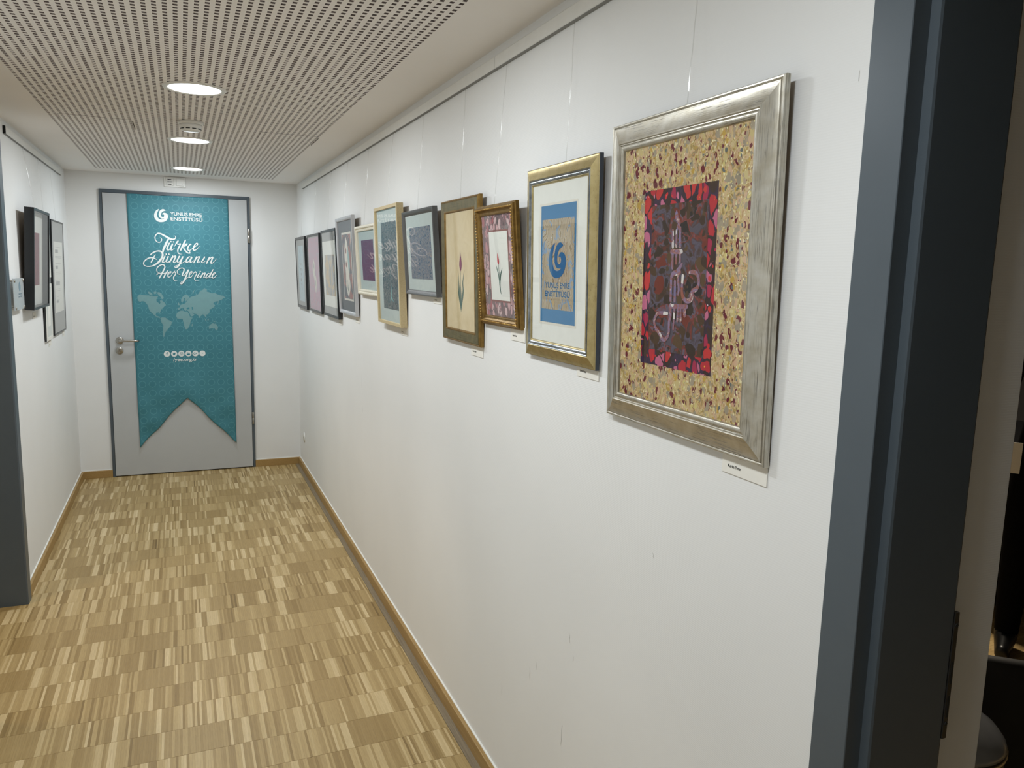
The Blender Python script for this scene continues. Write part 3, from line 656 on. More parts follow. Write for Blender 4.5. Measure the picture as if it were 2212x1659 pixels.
MAP='-318 1376,-304 1394,-285 1391,-267 1390,-242 1388,-220 1383,-195 1382,-176 1384,-181 1371,-190 1357,-187 1341,-175 1333,-168 1323,-162 1333,-165 1349,-156 1353,-143 1343,-131 1333,-124 1315,-135 1307,-145 1295,-158 1283,-166 1263,-170 1251,-174 1261,-194 1259,-198 1243,-193 1233,-180 1231,-172 1221,-164 1217,-168 1215,-183 1223,-200 1231,-211 1243,-225 1257,-239 1273,-245 1291,-247 1307,-257 1326,-272 1342,-287 1346,-301 1338,-315 1348;-246 1418,-230 1414,-216 1402,-213 1389,-227 1388,-241 1402;-206 1414,-199 1419,-196 1403,-203 1397;-193 1419,-186 1417,-189 1401,-194 1401;-183 1411,-168 1415,-152 1401,-138 1375,-143 1359,-153 1363,-162 1381,-176 1395;-164 1219,-149 1223,-131 1221,-117 1206,-99 1198,-87 1188,-92 1170,-102 1150,-120 1130,-133 1113,-141 1093,-144 1075,-153 1077,-154 1101,-151 1134,-148 1162,-158 1180,-166 1198;-17 1344,-17 1360,-3 1385,15 1398,31 1391,42 1381,44 1369,26 1361,20 1349,11 1346,8 1357,14 1373,4 1369,0 1348,-10 1340;-44 1279,-42 1295,-27 1300,-28 1313,-12 1323,7 1328,20 1342,26 1359,45 1369,50 1379,69 1386,90 1392,94 1408,101 1396,111 1410,119 1425,142 1437,150 1450,169 1440,167 1423,187 1417,203 1409,226 1412,248 1400,271 1393,287 1392,303 1375,286 1371,274 1359,255 1353,246 1322,243 1332,251 1348,228 1346,212 1332,225 1317,215 1301,195 1288,183 1284,185 1264,171 1247,155 1243,161 1227,153 1225,140 1243,133 1247,117 1231,109 1216,102 1235,91 1247,76 1251,59 1261,61 1253,74 1247,64 1233,48 1229,42 1251,35 1267,20 1278,8 1271,1 1286,-2 1296,-17 1294,-25 1288,-34 1281;-39 1267,-21 1275,-8 1275,5 1268,27 1265,34 1251,41 1231,48 1221,59 1221,45 1194,41 1174,31 1149,21 1133,7 1131,-1 1153,-4 1178,-9 1198,-11 1210,-31 1210,-48 1214,-56 1231,-52 1251;52 1169,60 1176,57 1155,51 1154;-42 1324,-36 1338,-31 1330,-29 1316,-39 1316;65 1404,70 1424,89 1442,77 1424,70 1404;145 1218,160 1198,152 1196;166 1206,178 1214,175 1200,167 1198;202 1199,229 1187,211 1189;174 1152,184 1165,203 1177,215 1175,219 1169,225 1179,234 1160,242 1146,237 1127,227 1123,214 1138,196 1138,177 1132;267 1102,283 1125,279 1114;218 1297,226 1301,222 1293'
SEA='18 1289,30 1300,41 1297,39 1287,24 1284;56 1302,64 1304,65 1282,58 1283'
CALLI='245 426 3,245 420 9.5,247 412 9.5,254 404 8.8,250 394 7.2;235 390 7,237 360 7;247 390 5.7,248 361 5.7;258 394 7,260 360 6.4;233 351 8.8,265 351 8.8;237 348 7,238 321 6.4;249 346 6.4,249 330 6.4;260 349 6.4,261 332 6.4;268 329 4.8,259 319 9.5,250 312 9.5,239 309 6.4;261 313 10.4,244 311 10.4,236 304 7.8,236 282 7.6,236 260 6.9;248 296 6.9,249 260 6.9;257 304 6.9,261 283 6.3,260 272 5.2;272 307 6.9,271 280 6.9,276 267 8.7,289 261 8.7,301 266 9.6,303 279 8.7,316 285 8.7,321 297 6.9,315 310 7.8,304 314 8.7,292 313 5.2;235 249 8.7,288 251 8.7;250 246 6.3,248 207 5.2;261 247 6.3,260 223 6.3;269 246 6.3,271 224 6.3;282 251 8.7,283 235 8.7;237 252 6.9,238 232 7.6,234 219 7.6,234 198 6.9,225 186 7.8,214 185 7.8,204 194 7.8,190 205 7.8,184 218 6.9,193 232 6.9,209 235 6.9,227 235 6.3'

polys('emblem', parse(LOGO), 0.001, M['white_print'], bn, 0.0012, 3)
V, F = [], []
for st in parse(STROKES): stroke_geo(V, F, st, 0.001, 0.0012, lambda x, y, z: (x, y, z))
obj('slogan_lettering', V, F, M['white_print'], bn)
text('name_lettering', 'YUNUS EMRE', -0.069, 1.9885, 0.035, M['white_print'], bn, 0.0012, 0.221, 0.028)
text('name_lettering', 'ENSTİTÜSÜ', -0.071, 1.9515, 0.035, M['white_print'], bn, 0.0012, 0.223, 0.028)
text('address_lettering', '/yee.org.tr', -0.089, 0.885, 0.036, M['white_print'], bn, 0.0012, 0.172, 0.012)
polys('world_map', parse(MAP), 0.001, M['map_print'], bn, 0.0010)
polys('inland_sea', parse(SEA), 0.001, M['sea_print'], bn, 0.0014)
for k, x in enumerate((-0.131, -0.080, -0.029, 0.021, 0.071, 0.122)):
    o = lathe('icon_disc', [(0.0222, 0.0), (0.0222, 0.0004)], M['white_print'], bn, 32, 'Z', (x, 0.9425, 0.0009), smooth=False)
    I = M['sea_print']; z = 0.0011
    if k == 0: text('icon_mark', 'f', 0.0, -0.011, 0.034, I, o, z, None, 0.03, 'CENTER')
    elif k == 1: polys('icon_mark', [[(-11, 7), (-8, 1), (-10, -2), (-4, -8), (3, -8), (8, -2), (9, 4), (12, 7), (8, 8), (4, 9), (0, 6), (0, 3), (-5, 4)]], 0.001, I, o, z, 2)
    elif k == 2:
        V, F = [], []
        c8 = lambda r, wd: [(r*math.cos(t*math.pi/8), r*math.sin(t*math.pi/8), wd) for t in range(17)]
        stroke_geo(V, F, c8(5, 2), 0.001, z, lambda x, y, z: (x, y, z))
        stroke_geo(V, F, [(-10, -8, 2), (-10, 8, 2), (-8, 10, 2), (8, 10, 2), (10, 8, 2), (10, -8, 2), (8, -10, 2), (-8, -10, 2), (-10, -8, 2)], 0.001, z, lambda x, y, z: (x, y, z))
        obj('icon_mark', V, F, I, o)
    elif k == 3:
        text('icon_mark', 'You', 0.0, 0.002, 0.012, I, o, z, None, 0.02, 'CENTER')
        polys('icon_mark', [[(-11, -12), (11, -12), (12, -6), (11, 0), (-11, 0), (-12, -6)]], 0.001, I, o, z)
    elif k == 4: text('icon_mark', 'G+', 0.0, -0.0075, 0.022, I, o, z, None, 0.02, 'CENTER')
    else: text('icon_mark', '••', 0.0, -0.005, 0.014, I, o, z, None, 0.0, 'CENTER')

# ---- ceiling lamps
def ceiling_lamp(y, label, power=1.0):
    x = -0.803
    t = tag(empty('ceiling_lamp', (x, y, H)), label, 'ceiling lamp', 'round ceiling lamps down the corridor')
    lathe('trim_ring', [(0.0925, -0.001), (0.0945, -0.0045), (0.108, -0.0045), (0.1125, -0.001), (0.1125, 0.0)], M['white_plastic'], t, 64)
    lathe('diffuser', [(0.0, -0.0022), (0.093, -0.0022), (0.093, -0.001)], M['lamp'], t, 64, smooth=False)
    ld = bpy.data.lights.new('lamp_glow', 'AREA'); ld.shape = 'DISK'; ld.size = 0.185; ld.energy = LAMP_W*power; ld.color = LAMP_COL
    lo = bpy.data.objects.new('lamp_glow', ld); lo.location = (0, 0, -0.006); link(lo, t)
for y, s in ((-0.588, 'lit round ceiling lamp nearest the end wall, above the grey door'), (-1.921, 'lit round ceiling lamp between the smoke detector and the end wall'),
             (-3.238, 'lit round ceiling lamp in front of the smoke detector, largest in view'), (-4.555, 'lit round ceiling lamp just above the top edge of the photo'), (-5.872, 'lit round ceiling lamp overhead beside the right doorway')):
    ceiling_lamp(y, s, 0.95 if y < -5 else 1.0)

# ---- smoke detector
sd = tag(empty('smoke_detector', (-0.808, -2.50, H)), 'white round smoke detector on the perforated ceiling between two lamps', 'smoke detector')
lathe('base', [(0.056, 0), (0.056, -0.010), (0.052, -0.014), (0.040, -0.0145)], M['white_plastic'], sd, 40)
lathe('body', [(0.050, -0.014), (0.049, -0.026), (0.043, -0.032), (0.043, -0.038), (0.036, -0.043), (0.0, -0.0445)], M['white_plastic'], sd, 40)
for k in range(10):
    a = 2*math.pi*k/10; o = box('vent_slot', (-0.009, -0.0012, -0.037), (0.009, 0.0012, -0.033), M['slot'], sd)
    o.location = (0.0435*math.cos(a), 0.0435*math.sin(a), 0); o.rotation_euler = (0, 0, a+math.pi/2)
o = box('bayonet_notch', (0.050, -0.004, -0.012), (0.0565, 0.004, -0.004), M['slot'], sd)

# ---- chime / switch plate over the door
sw = tag(empty('switch_plate', (-0.890, 0, 2.2355)), 'white double switch plate with slotted insert above the end door', 'switch')
box('plate', (-0.0765, 0, -0.038), (0.0765, -0.009, 0.038), M['white_plastic'], sw, bevel=0.004, seg=3)
ins = box('buzzer_insert', (-0.063, -0.008, -0.027), (-0.009, -0.0125, 0.028), M['white_plastic'], sw, bevel=0.003)
for z in (0.017, -0.018): box('insert_slot', (-0.050, -0.0122, z-0.0025), (-0.024, -0.0130, z+0.0025), M['slot'], ins)
for k in range(7): box('insert_rib', (-0.055+k*0.0058, -0.0122, -0.005), (-0.052+k*0.0058, -0.0132, 0.006), M['print_grey'], ins)
rk = box('blank_insert', (0.009, -0.008, -0.027), (0.063, -0.0125, 0.028), M['white_plastic'], sw, bevel=0.003)
lathe('indicator', [(0.0028, 0), (0.0028, -0.001)], M['print_grey'], rk, 12, 'Y', (0.050, -0.0123, -0.018))

# ---- round cover by the skirting
ou = tag(empty('socket_cover', (0, -0.235, 0.272)), 'small white round socket cover low on the right wall near the end door', 'socket')
lathe('cover', [(0.040, 0), (0.040, -0.004), (0.036, -0.007), (0.0, -0.0075)], M['white_plastic'], ou, 36, 'X')
lathe('screw', [(0.003, -0.007), (0.003, -0.0085)], M['print_grey'], ou, 10, 'X')

# ---- picture frames
def R_basis(side):      # local x along the wall as the viewer reads it, local y up, local z out of the wall
    return Matrix(((0, 0, -1), (-1, 0, 0), (0, 1, 0))) if side == 'R' else Matrix(((0, 0, 1), (1, 0, 0), (0, 1, 0)))
class Pic:
    def __init__(s, side, ya, yb, z0, z1, xb, xt, t, label, name='picture_frame', cat='picture', group=None):
        """ya/yb: the viewer's left/right edge; xb/xt: distance of the front plane from the wall at bottom/top; t: depth"""
        s.W = abs(ya-yb); dz = z1-z0; s.H = math.hypot(dz, xt-xb); s.t = t
        lean = math.atan2(xt-xb, dz)
        x0 = 0.0 if side == 'R' else -W; sg = -1 if side == 'R' else 1
        s.root = empty(name, (0, 0, 0))
        m = R_basis(side).to_4x4() @ Matrix.Rotation(lean, 4, 'X')
        m.translation = Vector((x0+sg*(xb-t*math.cos(lean)), (ya+yb)/2, z0+t*math.sin(lean)))
        s.root.matrix_world = m
        tag(s.root, label, cat, group); s.side = side
    def rails(s, prof, mat, name='moulding', inset=0.0):
        """four mitred rails; prof: (inset, height over the front plane) from the outside inwards"""
        w, h = s.W-2*inset, s.H-2*inset
        for L, loc, rz in ((w, (-w/2, inset), 0), (h, (w/2, inset), 1), (w, (w/2, inset+h), 2), (h, (-w/2, inset+h), 3)):
            V, F = [], []
            for d, z in prof: V += [(d, d, z), (L-d, d, z)]
            for k in range(len(prof)-1): F.append((2*k, 2*k+1, 2*k+3, 2*k+2))
            o = obj(name, V, F, mat, s.root); o.location = (loc[0], loc[1], s.t); o.rotation_euler = (0, 0, rz*math.pi/2)
        return s
    def uv(s, u, v): return (-s.W/2+u*s.W, v*s.H)
    def panel(s, name, u0, u1, v0, v1, z, mat, th=0.0012, parent=None):
        """thin board, origin at its centre; u, v are fractions of the frame"""
        (xa, ya), (xb, yb) = s.uv(u0, v0), s.uv(u1, v1); cx, cy = (xa+xb)/2, (ya+yb)/2
        o = box(name, (xa-cx, ya-cy, -th), (xb-cx, yb-cy, 0), mat, s.root)
        o.location = (cx, cy, s.t+z); return o
    def pane(s, iu, iv, z):
        (xa, ya), (xb, yb) = s.uv(iu, iv), s.uv(1-iu, 1-iv)
        obj('glass', [(xa, ya, 0), (xb, ya, 0), (xb, yb, 0), (xa, yb, 0)], [(0, 1, 2, 3)], M['glass'], s.root).location = (0, 0, s.t+z)
    def back(s, inset=0.004):
        box('backing_board', (-s.W/2+inset, inset, 0.0005), (s.W/2-inset, s.H-inset, 0.003), M['backing'], s.root)
def cord(side, y, ztop, zbot, xtop, xbot, label):
    x0 = 0.0 if side == 'R' else -W; sg = -1 if side == 'R' else 1
    n = 10; rr = random.Random(y)
    pts = [(x0+sg*(xtop+(xbot-xtop)*k/n+(rr.uniform(-.0006, .0006) if 0 < k < n else 0)), y+(rr.uniform(-.0008, .0008) if 0 < k < n else 0), ztop+(zbot-ztop)*k/n) for k in range(n+1)]
    o = tube('hanging_cord', [(p[0]-pts[0][0], p[1]-y, p[2]-ztop) for p in pts], 0.0010, M['cord'], None, 8); o.location = (pts[0][0], y, ztop)
    return tag(o, label, 'cord', 'clear picture hanging cords')
def placard(side, ya, yb, z0, z1, label, s='Kerim Peter', tx=0.14, th=0.0062, number=True):
    x0 = 0.0 if side == 'R' else -W; sg = -1 if side == 'R' else 1
    r = empty('placard', (0, 0, 0)); m = R_basis(side).to_4x4(); m.translation = Vector((x0, (ya+yb)/2, z0)); r.matrix_world = m
    wd = abs(ya-yb); hh = z1-z0
    box('card', (-wd/2, 0, 0.0004), (wd/2, hh, 0.0022), M['paper'], r)
    text('lettering', s, -wd/2+tx*wd, hh*0.28, th*1.25, M['ink'], r, 0.0024, wd*0.30, 0.02)
    tag(r, label, 'label', 'name cards under the pictures')

BOXP = lambda w_, t, rec: [(0, -t), (0, -0.0008), (0.0008, 0), (w_-0.0006, 0), (w_, -0.0006), (w_, -rec)]

# 1  black frame, pale blue marbled panel (next to the end wall)
def black_frame(ya, yb, z0, z1, xb, xt, t, w_, label):
    p = Pic('R', ya, yb, z0, z1, xb, xt, t, label, group='pictures on the right wall')
    p.rails(BOXP(w_, t, 0.004), M['black_lacquer']); p.back(); return p
p = black_frame(-0.112, -0.598, 1.314, 1.853, 0.019, 0.035, 0.016, 0.019, 'slim black frame with a pale blue marbled panel, nearest the end wall')
p.panel('mat_board', 0.03, 0.97, 0.03, 0.97, -0.004, M['mat_grey']); p.panel('artwork', 0.235, 0.79, 0.10, 0.88, -0.0034, M['ebru_ice'])
for k, (u, v, r) in enumerate(((0.52, 0.62, 0.012), (0.50, 0.55, 0.016), (0.53, 0.48, 0.014), (0.49, 0.40, 0.018), (0.51, 0.34, 0.012))):
    o = lathe('painted_motif', [(r, 0), (r*0.6, 0.0003)], M['print_grey'], p.root, 14, 'Z', (*p.uv(u, v), p.t-0.0034)); o.scale = (1.0, 0.7, 1)
p.pane(0.04, 0.04, -0.0022)
# 2  black frame, pink marbled
p = black_frame(-0.715, -1.239, 1.318, 1.853, 0.018, 0.034, 0.014, 0.015, 'slim black frame with pink and mauve marbled paper and a white tulip figure')
p.panel('mat_board', 0.02, 0.98, 0.02, 0.98, -0.004, M['mat_grey']); p.panel('artwork', 0.09, 0.93, 0.035, 0.955, -0.0034, M['ebru_mauve'])
def blob(p, name, pts, mat, z, n=3):
    o = polys(name, [[(p.uv(u, v)[0]*1000, p.uv(u, v)[1]*1000) for u, v in pts]], 0.001, mat, p.root, p.t+z, n); return o
blob(p, 'painted_motif', [(0.47, 0.70), (0.56, 0.64), (0.58, 0.55), (0.55, 0.50), (0.66, 0.45), (0.68, 0.36), (0.60, 0.25), (0.53, 0.35), (0.50, 0.43), (0.41, 0.50), (0.40, 0.58)], M['ivory'], -0.0031)
blob(p, 'painted_motif', [(0.49, 0.64), (0.53, 0.60), (0.52, 0.55), (0.48, 0.58)], M['print_grey'], -0.0028)
blob(p, 'painted_motif', [(0.58, 0.43), (0.61, 0.40), (0.60, 0.33), (0.57, 0.37)], M['print_grey'], -0.0028)
p.pane(0.03, 0.03, -0.0022)
# 3  black frame, wide pale mat
p = black_frame(-1.39, -1.889, 1.325, 1.857, 0.026, 0.045, 0.021, 0.016, 'slim black frame with a wide pale mat around a grey and ochre panel')
p.panel('mat_board', 0.02, 0.98, 0.02, 0.98, -0.004, M['mat_grey']); p.panel('mat_board', 0.045, 0.975, 0.12, 0.87, -0.0036, M['mat_white'])
p.panel('artwork', 0.19, 0.855, 0.25, 0.715, -0.0030, M['ebru_sand'])
blob(p, 'painted_motif', [(0.53, 0.62), (0.62, 0.55), (0.60, 0.42), (0.56, 0.36), (0.49, 0.45), (0.50, 0.55)], M['mat_grey'], -0.0026)
p.pane(0.03, 0.03, -0.002)
# 4  silver grey frame, brick marbled with ivory medallion
p = Pic('R', -1.915, -2.372, 1.370, 1.904, 0.024, 0.048, 0.019, 'light silver-grey frame with a white figure on brick and slate marbling', group='pictures on the right wall')
p.rails([(0, -0.019), (0, -0.003), (0.002, 0), (0.010, 0), (0.016, -0.002), (0.0195, -0.005), (0.021, -0.014)], M['silver_grey']); p.back()
M['charcoal_mat'] = plain('charcoal_mat_board', srgb(78, 84, 90), 0.85, spec=0.1)
p.panel('mat_board', 0.03, 0.97, 0.03, 0.97, -0.0125, M['charcoal_mat']); p.panel('artwork', 0.24, 0.80, 0.145, 0.845, -0.0119, M['ivory'])
p.panel('artwork', 0.265, 0.775, 0.165, 0.825, -0.0114, M['ebru_brick'])
blob(p, 'painted_motif', [(0.50, 0.80), (0.59, 0.72), (0.66, 0.60), (0.68, 0.50), (0.62, 0.40), (0.66, 0.30), (0.52, 0.19), (0.40, 0.30), (0.42, 0.42), (0.38, 0.55), (0.40, 0.68)], M['ivory'], -0.0110)
blob(p, 'painted_motif', [(0.56, 0.74), (0.66, 0.60), (0.68, 0.50), (0.62, 0.42), (0.58, 0.52), (0.56, 0.64)], M['teal_pale'], -0.0107)
for u, v in ((0.47, 0.66), (0.47, 0.52)): blob(p, 'painted_motif', [(u, v+0.035), (u+0.04, v), (u, v-0.035), (u-0.035, v)], M['brown_line'], -0.0106)
V, F = [], []
for st in ([(0.52, 0.24, 5), (0.52, 0.36, 3)], [(0.52, 0.25, 6), (0.60, 0.34, 2)], [(0.52, 0.25, 6), (0.44, 0.35, 2)]):
    stroke_geo(V, F, [(*[q*1000 for q in p.uv(a, b)], c) for a, b, c in st], 0.001, p.t-0.0106, lambda x, y, z: (x, y, z))
obj('painted_leaves', V, F, M['stem'], p.root)
p.pane(0.045, 0.04, -0.0085)
# 5  cream frame, plum paper
p = Pic('R', -2.428, -2.872, 1.494, 1.838, 0.025, 0.045, 0.020, 'cream stepped frame with a plum rectangle on a pale blue mat', group='pictures on the right wall')
p.rails([(0, -0.020), (0, -0.006), (0.003, -0.002), (0.008, 0), (0.013, -0.001), (0.016, -0.006), (0.019, -0.0065), (0.0195, -0.004), (0.026, -0.005), (0.029, -0.0145)], M['cream_frame']); p.back()
p.panel('mat_board', 0.05, 0.95, 0.07, 0.93, -0.0135, M['mat_pale']); p.panel('artwork', 0.215, 0.80, 0.215, 0.79, -0.0128, M['purple_cloth']); p.pane(0.06, 0.08, -0.010)
# 6  maple box frame
p = Pic('R', -2.914, -3.319, 1.384, 1.898, 0.032, 0.054, 0.029, 'pale maple box frame with a slate swirled sheet on a pale blue mat', group='pictures on the right wall')
p.rails(BOXP(0.0135, 0.029, 0.011), M['maple']); p.back()
p.panel('mat_board', 0.03, 0.97, 0.02, 0.98, -0.0095, M['mat_pale']); p.panel('artwork', 0.225, 0.86, 0.133, 0.866, -0.0088, M['ebru_slate'])
V, F = [], []
for st in ([(0.60, 0.22, 16), (0.585, 0.30, 7), (0.58, 0.44, 4), (0.58, 0.52, 3)], [(0.52, 0.20, 3), (0.58, 0.23, 10), (0.66, 0.20, 3)]):
    stroke_geo(V, F, [(*[q*1000 for q in p.uv(a, b)], c) for a, b, c in st], 0.001, p.t-0.0084, lambda x, y, z: (x, y, z))
obj('painted_stem', V, F, M['teal_pale'], p.root)
p.pane(0.034, 0.027, -0.006)
# 7  graphite frame
p = Pic('R', -3.365, -3.780, 1.528, 1.854, 0.023, 0.045, 0.021, 'graphite grey frame with an indigo marbled square on a pale mat', group='pictures on the right wall')
p.rails([(0, -0.021), (0, -0.003), (0.0008, -0.001), (0.002, 0), (0.006, -0.0005), (0.012, -0.003), (0.017, -0.007), (0.0195, -0.011)], M['grey_frame']); p.back()
p.panel('mat_board', 0.04, 0.96, 0.05, 0.95, -0.0105, M['mat_pale']); p.panel('artwork', 0.17, 0.845, 0.193, 0.80, -0.0098, M['ebru_blue']); p.pane(0.047, 0.06, -0.0085)
# 8  olive gold frame, single tulip
def tulip(p, base, head, flower, leaves, z, fm):
    V, F = [], []; P_ = lambda u, v, w_: (p.uv(u, v)[0]*1000, p.uv(u, v)[1]*1000, w_)
    stroke_geo(V, F, [P_(*q) for q in (base+(2.5,), ((base[0]+head[0])/2, (base[1]+head[1])/2, 2.2), head+(1.8,))], 0.001, p.t+z, lambda x, y, zz: (x, y, zz))
    for L in leaves: stroke_geo(V, F, [P_(*q) for q in L], 0.001, p.t+z+0.0001, lambda x, y, zz: (x, y, zz))
    obj('painted_leaves', V, F, M['stem'], p.root)
    blob(p, 'painted_flower', flower, fm, z+0.0002, 3)
p = Pic('R', -3.842, -4.213, 1.388, 1.862, 0.016, 0.030, 0.014, 'wide olive-gold frame with a single magenta tulip on cream paper', group='pictures on the right wall')
p.rails([(0, -0.014), (0, -0.004), (0.002, 0), (0.005, 0.002), (0.008, 0.001)], M['old_gold'])
p.rails([(0.008, 0.001), (0.009, 0.003), (0.036, 0.001)], M['olive_gold'], 'flat_moulding'); p.rails([(0.036, 0.001), (0.038, 0.0025), (0.041, 0.002), (0.044, -0.003)], M['old_gold'], 'inner_moulding'); p.back()
p.panel('artwork', 0.10, 0.90, 0.08, 0.92, -0.0025, M['cream_paper'])
tulip(p, (0.515, 0.22), (0.515, 0.52), [(0.495, 0.635), (0.51, 0.60), (0.515, 0.605), (0.52, 0.60), (0.535, 0.635), (0.53, 0.60), (0.548, 0.545), (0.525, 0.505), (0.505, 0.505), (0.482, 0.545), (0.50, 0.60)],
      [[(0.515, 0.23, 4), (0.46, 0.34, 9), (0.44, 0.42, 1.5)], [(0.515, 0.23, 4), (0.57, 0.34, 9), (0.60, 0.42, 1.5)], [(0.515, 0.25, 4), (0.475, 0.38, 6), (0.45, 0.49, 1.2)], [(0.515, 0.25, 4), (0.56, 0.40, 6), (0.615, 0.51, 1.2)], [(0.51, 0.24, 5), (0.50, 0.33, 8), (0.50, 0.40, 1.5)]], -0.0021, M['tulip'])
p.pane(0.11, 0.088, -0.001)
# 9  old gold frame with bead trim
p = Pic('R', -4.222, -4.520, 1.465, 1.818, 0.020, 0.048, 0.020, 'ornate old-gold beaded frame with a red tulip card on rose marbled paper', group='pictures on the right wall')
p.rails([(0, -0.020), (0, -0.010), (0.002, -0.008), (0.005, -0.008), (0.006, -0.003), (0.009, 0.0), (0.0105, 0.0)], M['old_gold'])
p.rails([(0.0105, 0.0), (0.0145, 0.0), (0.0165, -0.004), (0.021, -0.007), (0.025, -0.0075), (0.026, -0.006), (0.029, -0.007), (0.0305, -0.0125)], M['old_gold'], 'inner_moulding'); p.back()
bm = bmesh.new(); d = 0.0125; P4 = [(-p.W/2+d, d), (p.W/2-d, d), (p.W/2-d, p.H-d), (-p.W/2+d, p.H-d)]
for k in range(4):
    a, b = Vector(P4[k]), Vector(P4[(k+1) % 4]); n = int((b-a).length/0.0085)
    for j in range(n):
        c = a+(b-a)*j/n; ax = (b-a).normalized(); ang = math.atan2(ax.y, ax.x)+0.5
        mt = Matrix.Translation((c.x, c.y, p.t+0.0004)) @ Matrix.Rotation(ang, 4, 'Z') @ Matrix.Diagonal((1.25, 0.75, 0.8, 1))
        bmesh.ops.create_icosphere(bm, subdivisions=1, radius=0.0036, matrix=mt)
M['bright_gold'] = mat_leaf('bright_gold_leaf', srgb(150, 114, 56), srgb(176, 140, 78), srgb(206, 174, 108), srgb(84, 60, 28), 0.28, 0.4, 0.85)
tag(bmobj('bead_trim', bm, M['bright_gold'], p.root, smooth=True), 'row of gilt beads', kind='stuff')
p.panel('artwork', 0.07, 0.93, 0.06, 0.94, -0.0120, M['ebru_pink'])
p.panel('card_border', 0.265, 0.775, 0.205, 0.795, -0.0113, M['brown_line']); p.panel('card', 0.285, 0.755, 0.22, 0.78, -0.0108, M['mat_white'])
tulip(p, (0.535, 0.275), (0.505, 0.53), [(0.495, 0.61), (0.52, 0.56), (0.525, 0.53), (0.505, 0.515), (0.485, 0.53), (0.485, 0.57)],
      [[(0.52, 0.35, 3), (0.49, 0.44, 6), (0.44, 0.51, 1)], [(0.52, 0.35, 3), (0.55, 0.43, 6), (0.60, 0.485, 1)], [(0.535, 0.275, 1), (0.515, 0.33, 4), (0.51, 0.40, 4)]], -0.0104, M['tulip_red'])
p.pane(0.10, 0.085, -0.0085)
# 10  champagne gold frame with pewter inlay
p = Pic('R', -4.563, -4.949, 1.408, 1.890, 0.014, 0.024, 0.010, 'champagne-gold frame with pewter inlay around a blue swirl emblem', group='pictures on the right wall')
p.rails([(0, -0.010), (0, -0.001), (0.0008, 0)], M['dark_side'], 'side_moulding')
p.rails([(0.0008, 0), (0.0022, 0.0006)]+[(0.0022+0.0255*k/8, 0.0006+0.0072*(1-math.cos(k/8*math.pi/2))**0.75) for k in range(1, 9)]+[(0.0290, 0.0070)], M['gold_leaf'])
p.rails([(0.0290, 0.0070), (0.0300, 0.0086), (0.0312, 0.0080), (0.0330, 0.0068), (0.0350, 0.0072), (0.0380, 0.0062), (0.0400, 0.0050)], M['pewter'], 'inlay')
p.rails([(0.0400, 0.0050), (0.0415, 0.0062), (0.0440, 0.0050), (0.0455, 0.0018)], M['gold_leaf'], 'inner_moulding'); p.back()
p.panel('mat_board', 0.10, 0.90, 0.08, 0.92, 0.0022, M['mat_white'], 0.002)
p.panel('bevel_cut', 0.222, 0.757, 0.185, 0.81, 0.0026, M['ivory']); p.panel('artwork', 0.247, 0.742, 0.197, 0.798, 0.0030, M['blue_card'])
mb = p.panel('artwork', 0.268, 0.722, 0.266, 0.727, 0.0034, M['ebru_comb'])
lg = [[((x+181)/95, (y-1935)/97) for x, y in parse(LOGO)[0]]]
polys('emblem', [[tuple(q*1000 for q in p.uv(0.37+u*0.245, 0.428+v*0.180)) for u, v in lg[0]]], 0.001, M['deep_blue'], p.root, p.t+0.0037, 3)
x_, y_ = p.uv(0.325, 0.377); text('lettering', 'YUNUS EMRE', x_, y_, 0.0195, M['deep_blue'], p.root, p.t+0.0037, 0.134, 0.015)
x_, y_ = p.uv(0.315, 0.333); text('lettering', 'ENSTİTÜSÜ', x_, y_, 0.0195, M['deep_blue'], p.root, p.t+0.0037, 0.137, 0.015)
p.pane(0.116, 0.093, 0.0042)
# 11  large antique silver frame
p = Pic('R', -5.006, -5.514, 1.320, 1.933, 0.014, 0.027, 0.0105, 'large antique-silver frame with calligraphy on red and gold marbled paper', group='pictures on the right wall')
sc_ = [(0.008+0.032*k/9, 0.0010+0.0085*(k/9)**1.6) for k in range(10)]
p.rails([(0, -0.0105), (0, -0.0035), (0.0006, -0.001), (0.002, 0.0004), (0.004, 0.0006), (0.0058, -0.0002), (0.0068, -0.0010), (0.0080, 0.0006)]+sc_, M['silver_leaf'])
p.rails([(0.040, 0.0095), (0.0415, 0.0100), (0.0430, 0.0092), (0.0436, 0.0080), (0.0450, 0.0082), (0.0462, 0.0076), (0.0466, 0.0066)]+[(0.0466+0.0100*k/5, 0.0066-0.0008*k/5+0.0016*math.sin(k/5*math.pi)) for k in range(1, 6)]+[(0.0580, 0.0022)], M['silver_leaf'], 'inner_moulding'); p.back()
p.panel('artwork', 0.09, 0.91, 0.08, 0.92, 0.0024, M['ebru_gold'])
p.panel('red_sheet', 0.269, 0.7165, 0.2145, 0.7655, 0.0028, M['ebru_red'], 0.0008); p.panel('dark_sheet', 0.322, 0.670, 0.264, 0.7175, 0.0031, M['ebru_dark'], 0.0008)
V, F = [], []
for st in parse(CALLI): stroke_geo(V, F, [(x-p.W*500, y*p.H/0.613, w_) for x, y, w_ in st], 0.001, p.t+0.0034, lambda x, y, z: (x, y, z))
obj('calligraphy', V, F, M['ebru_calli'], p.root)
p.pane(0.112, 0.092, 0.0046)

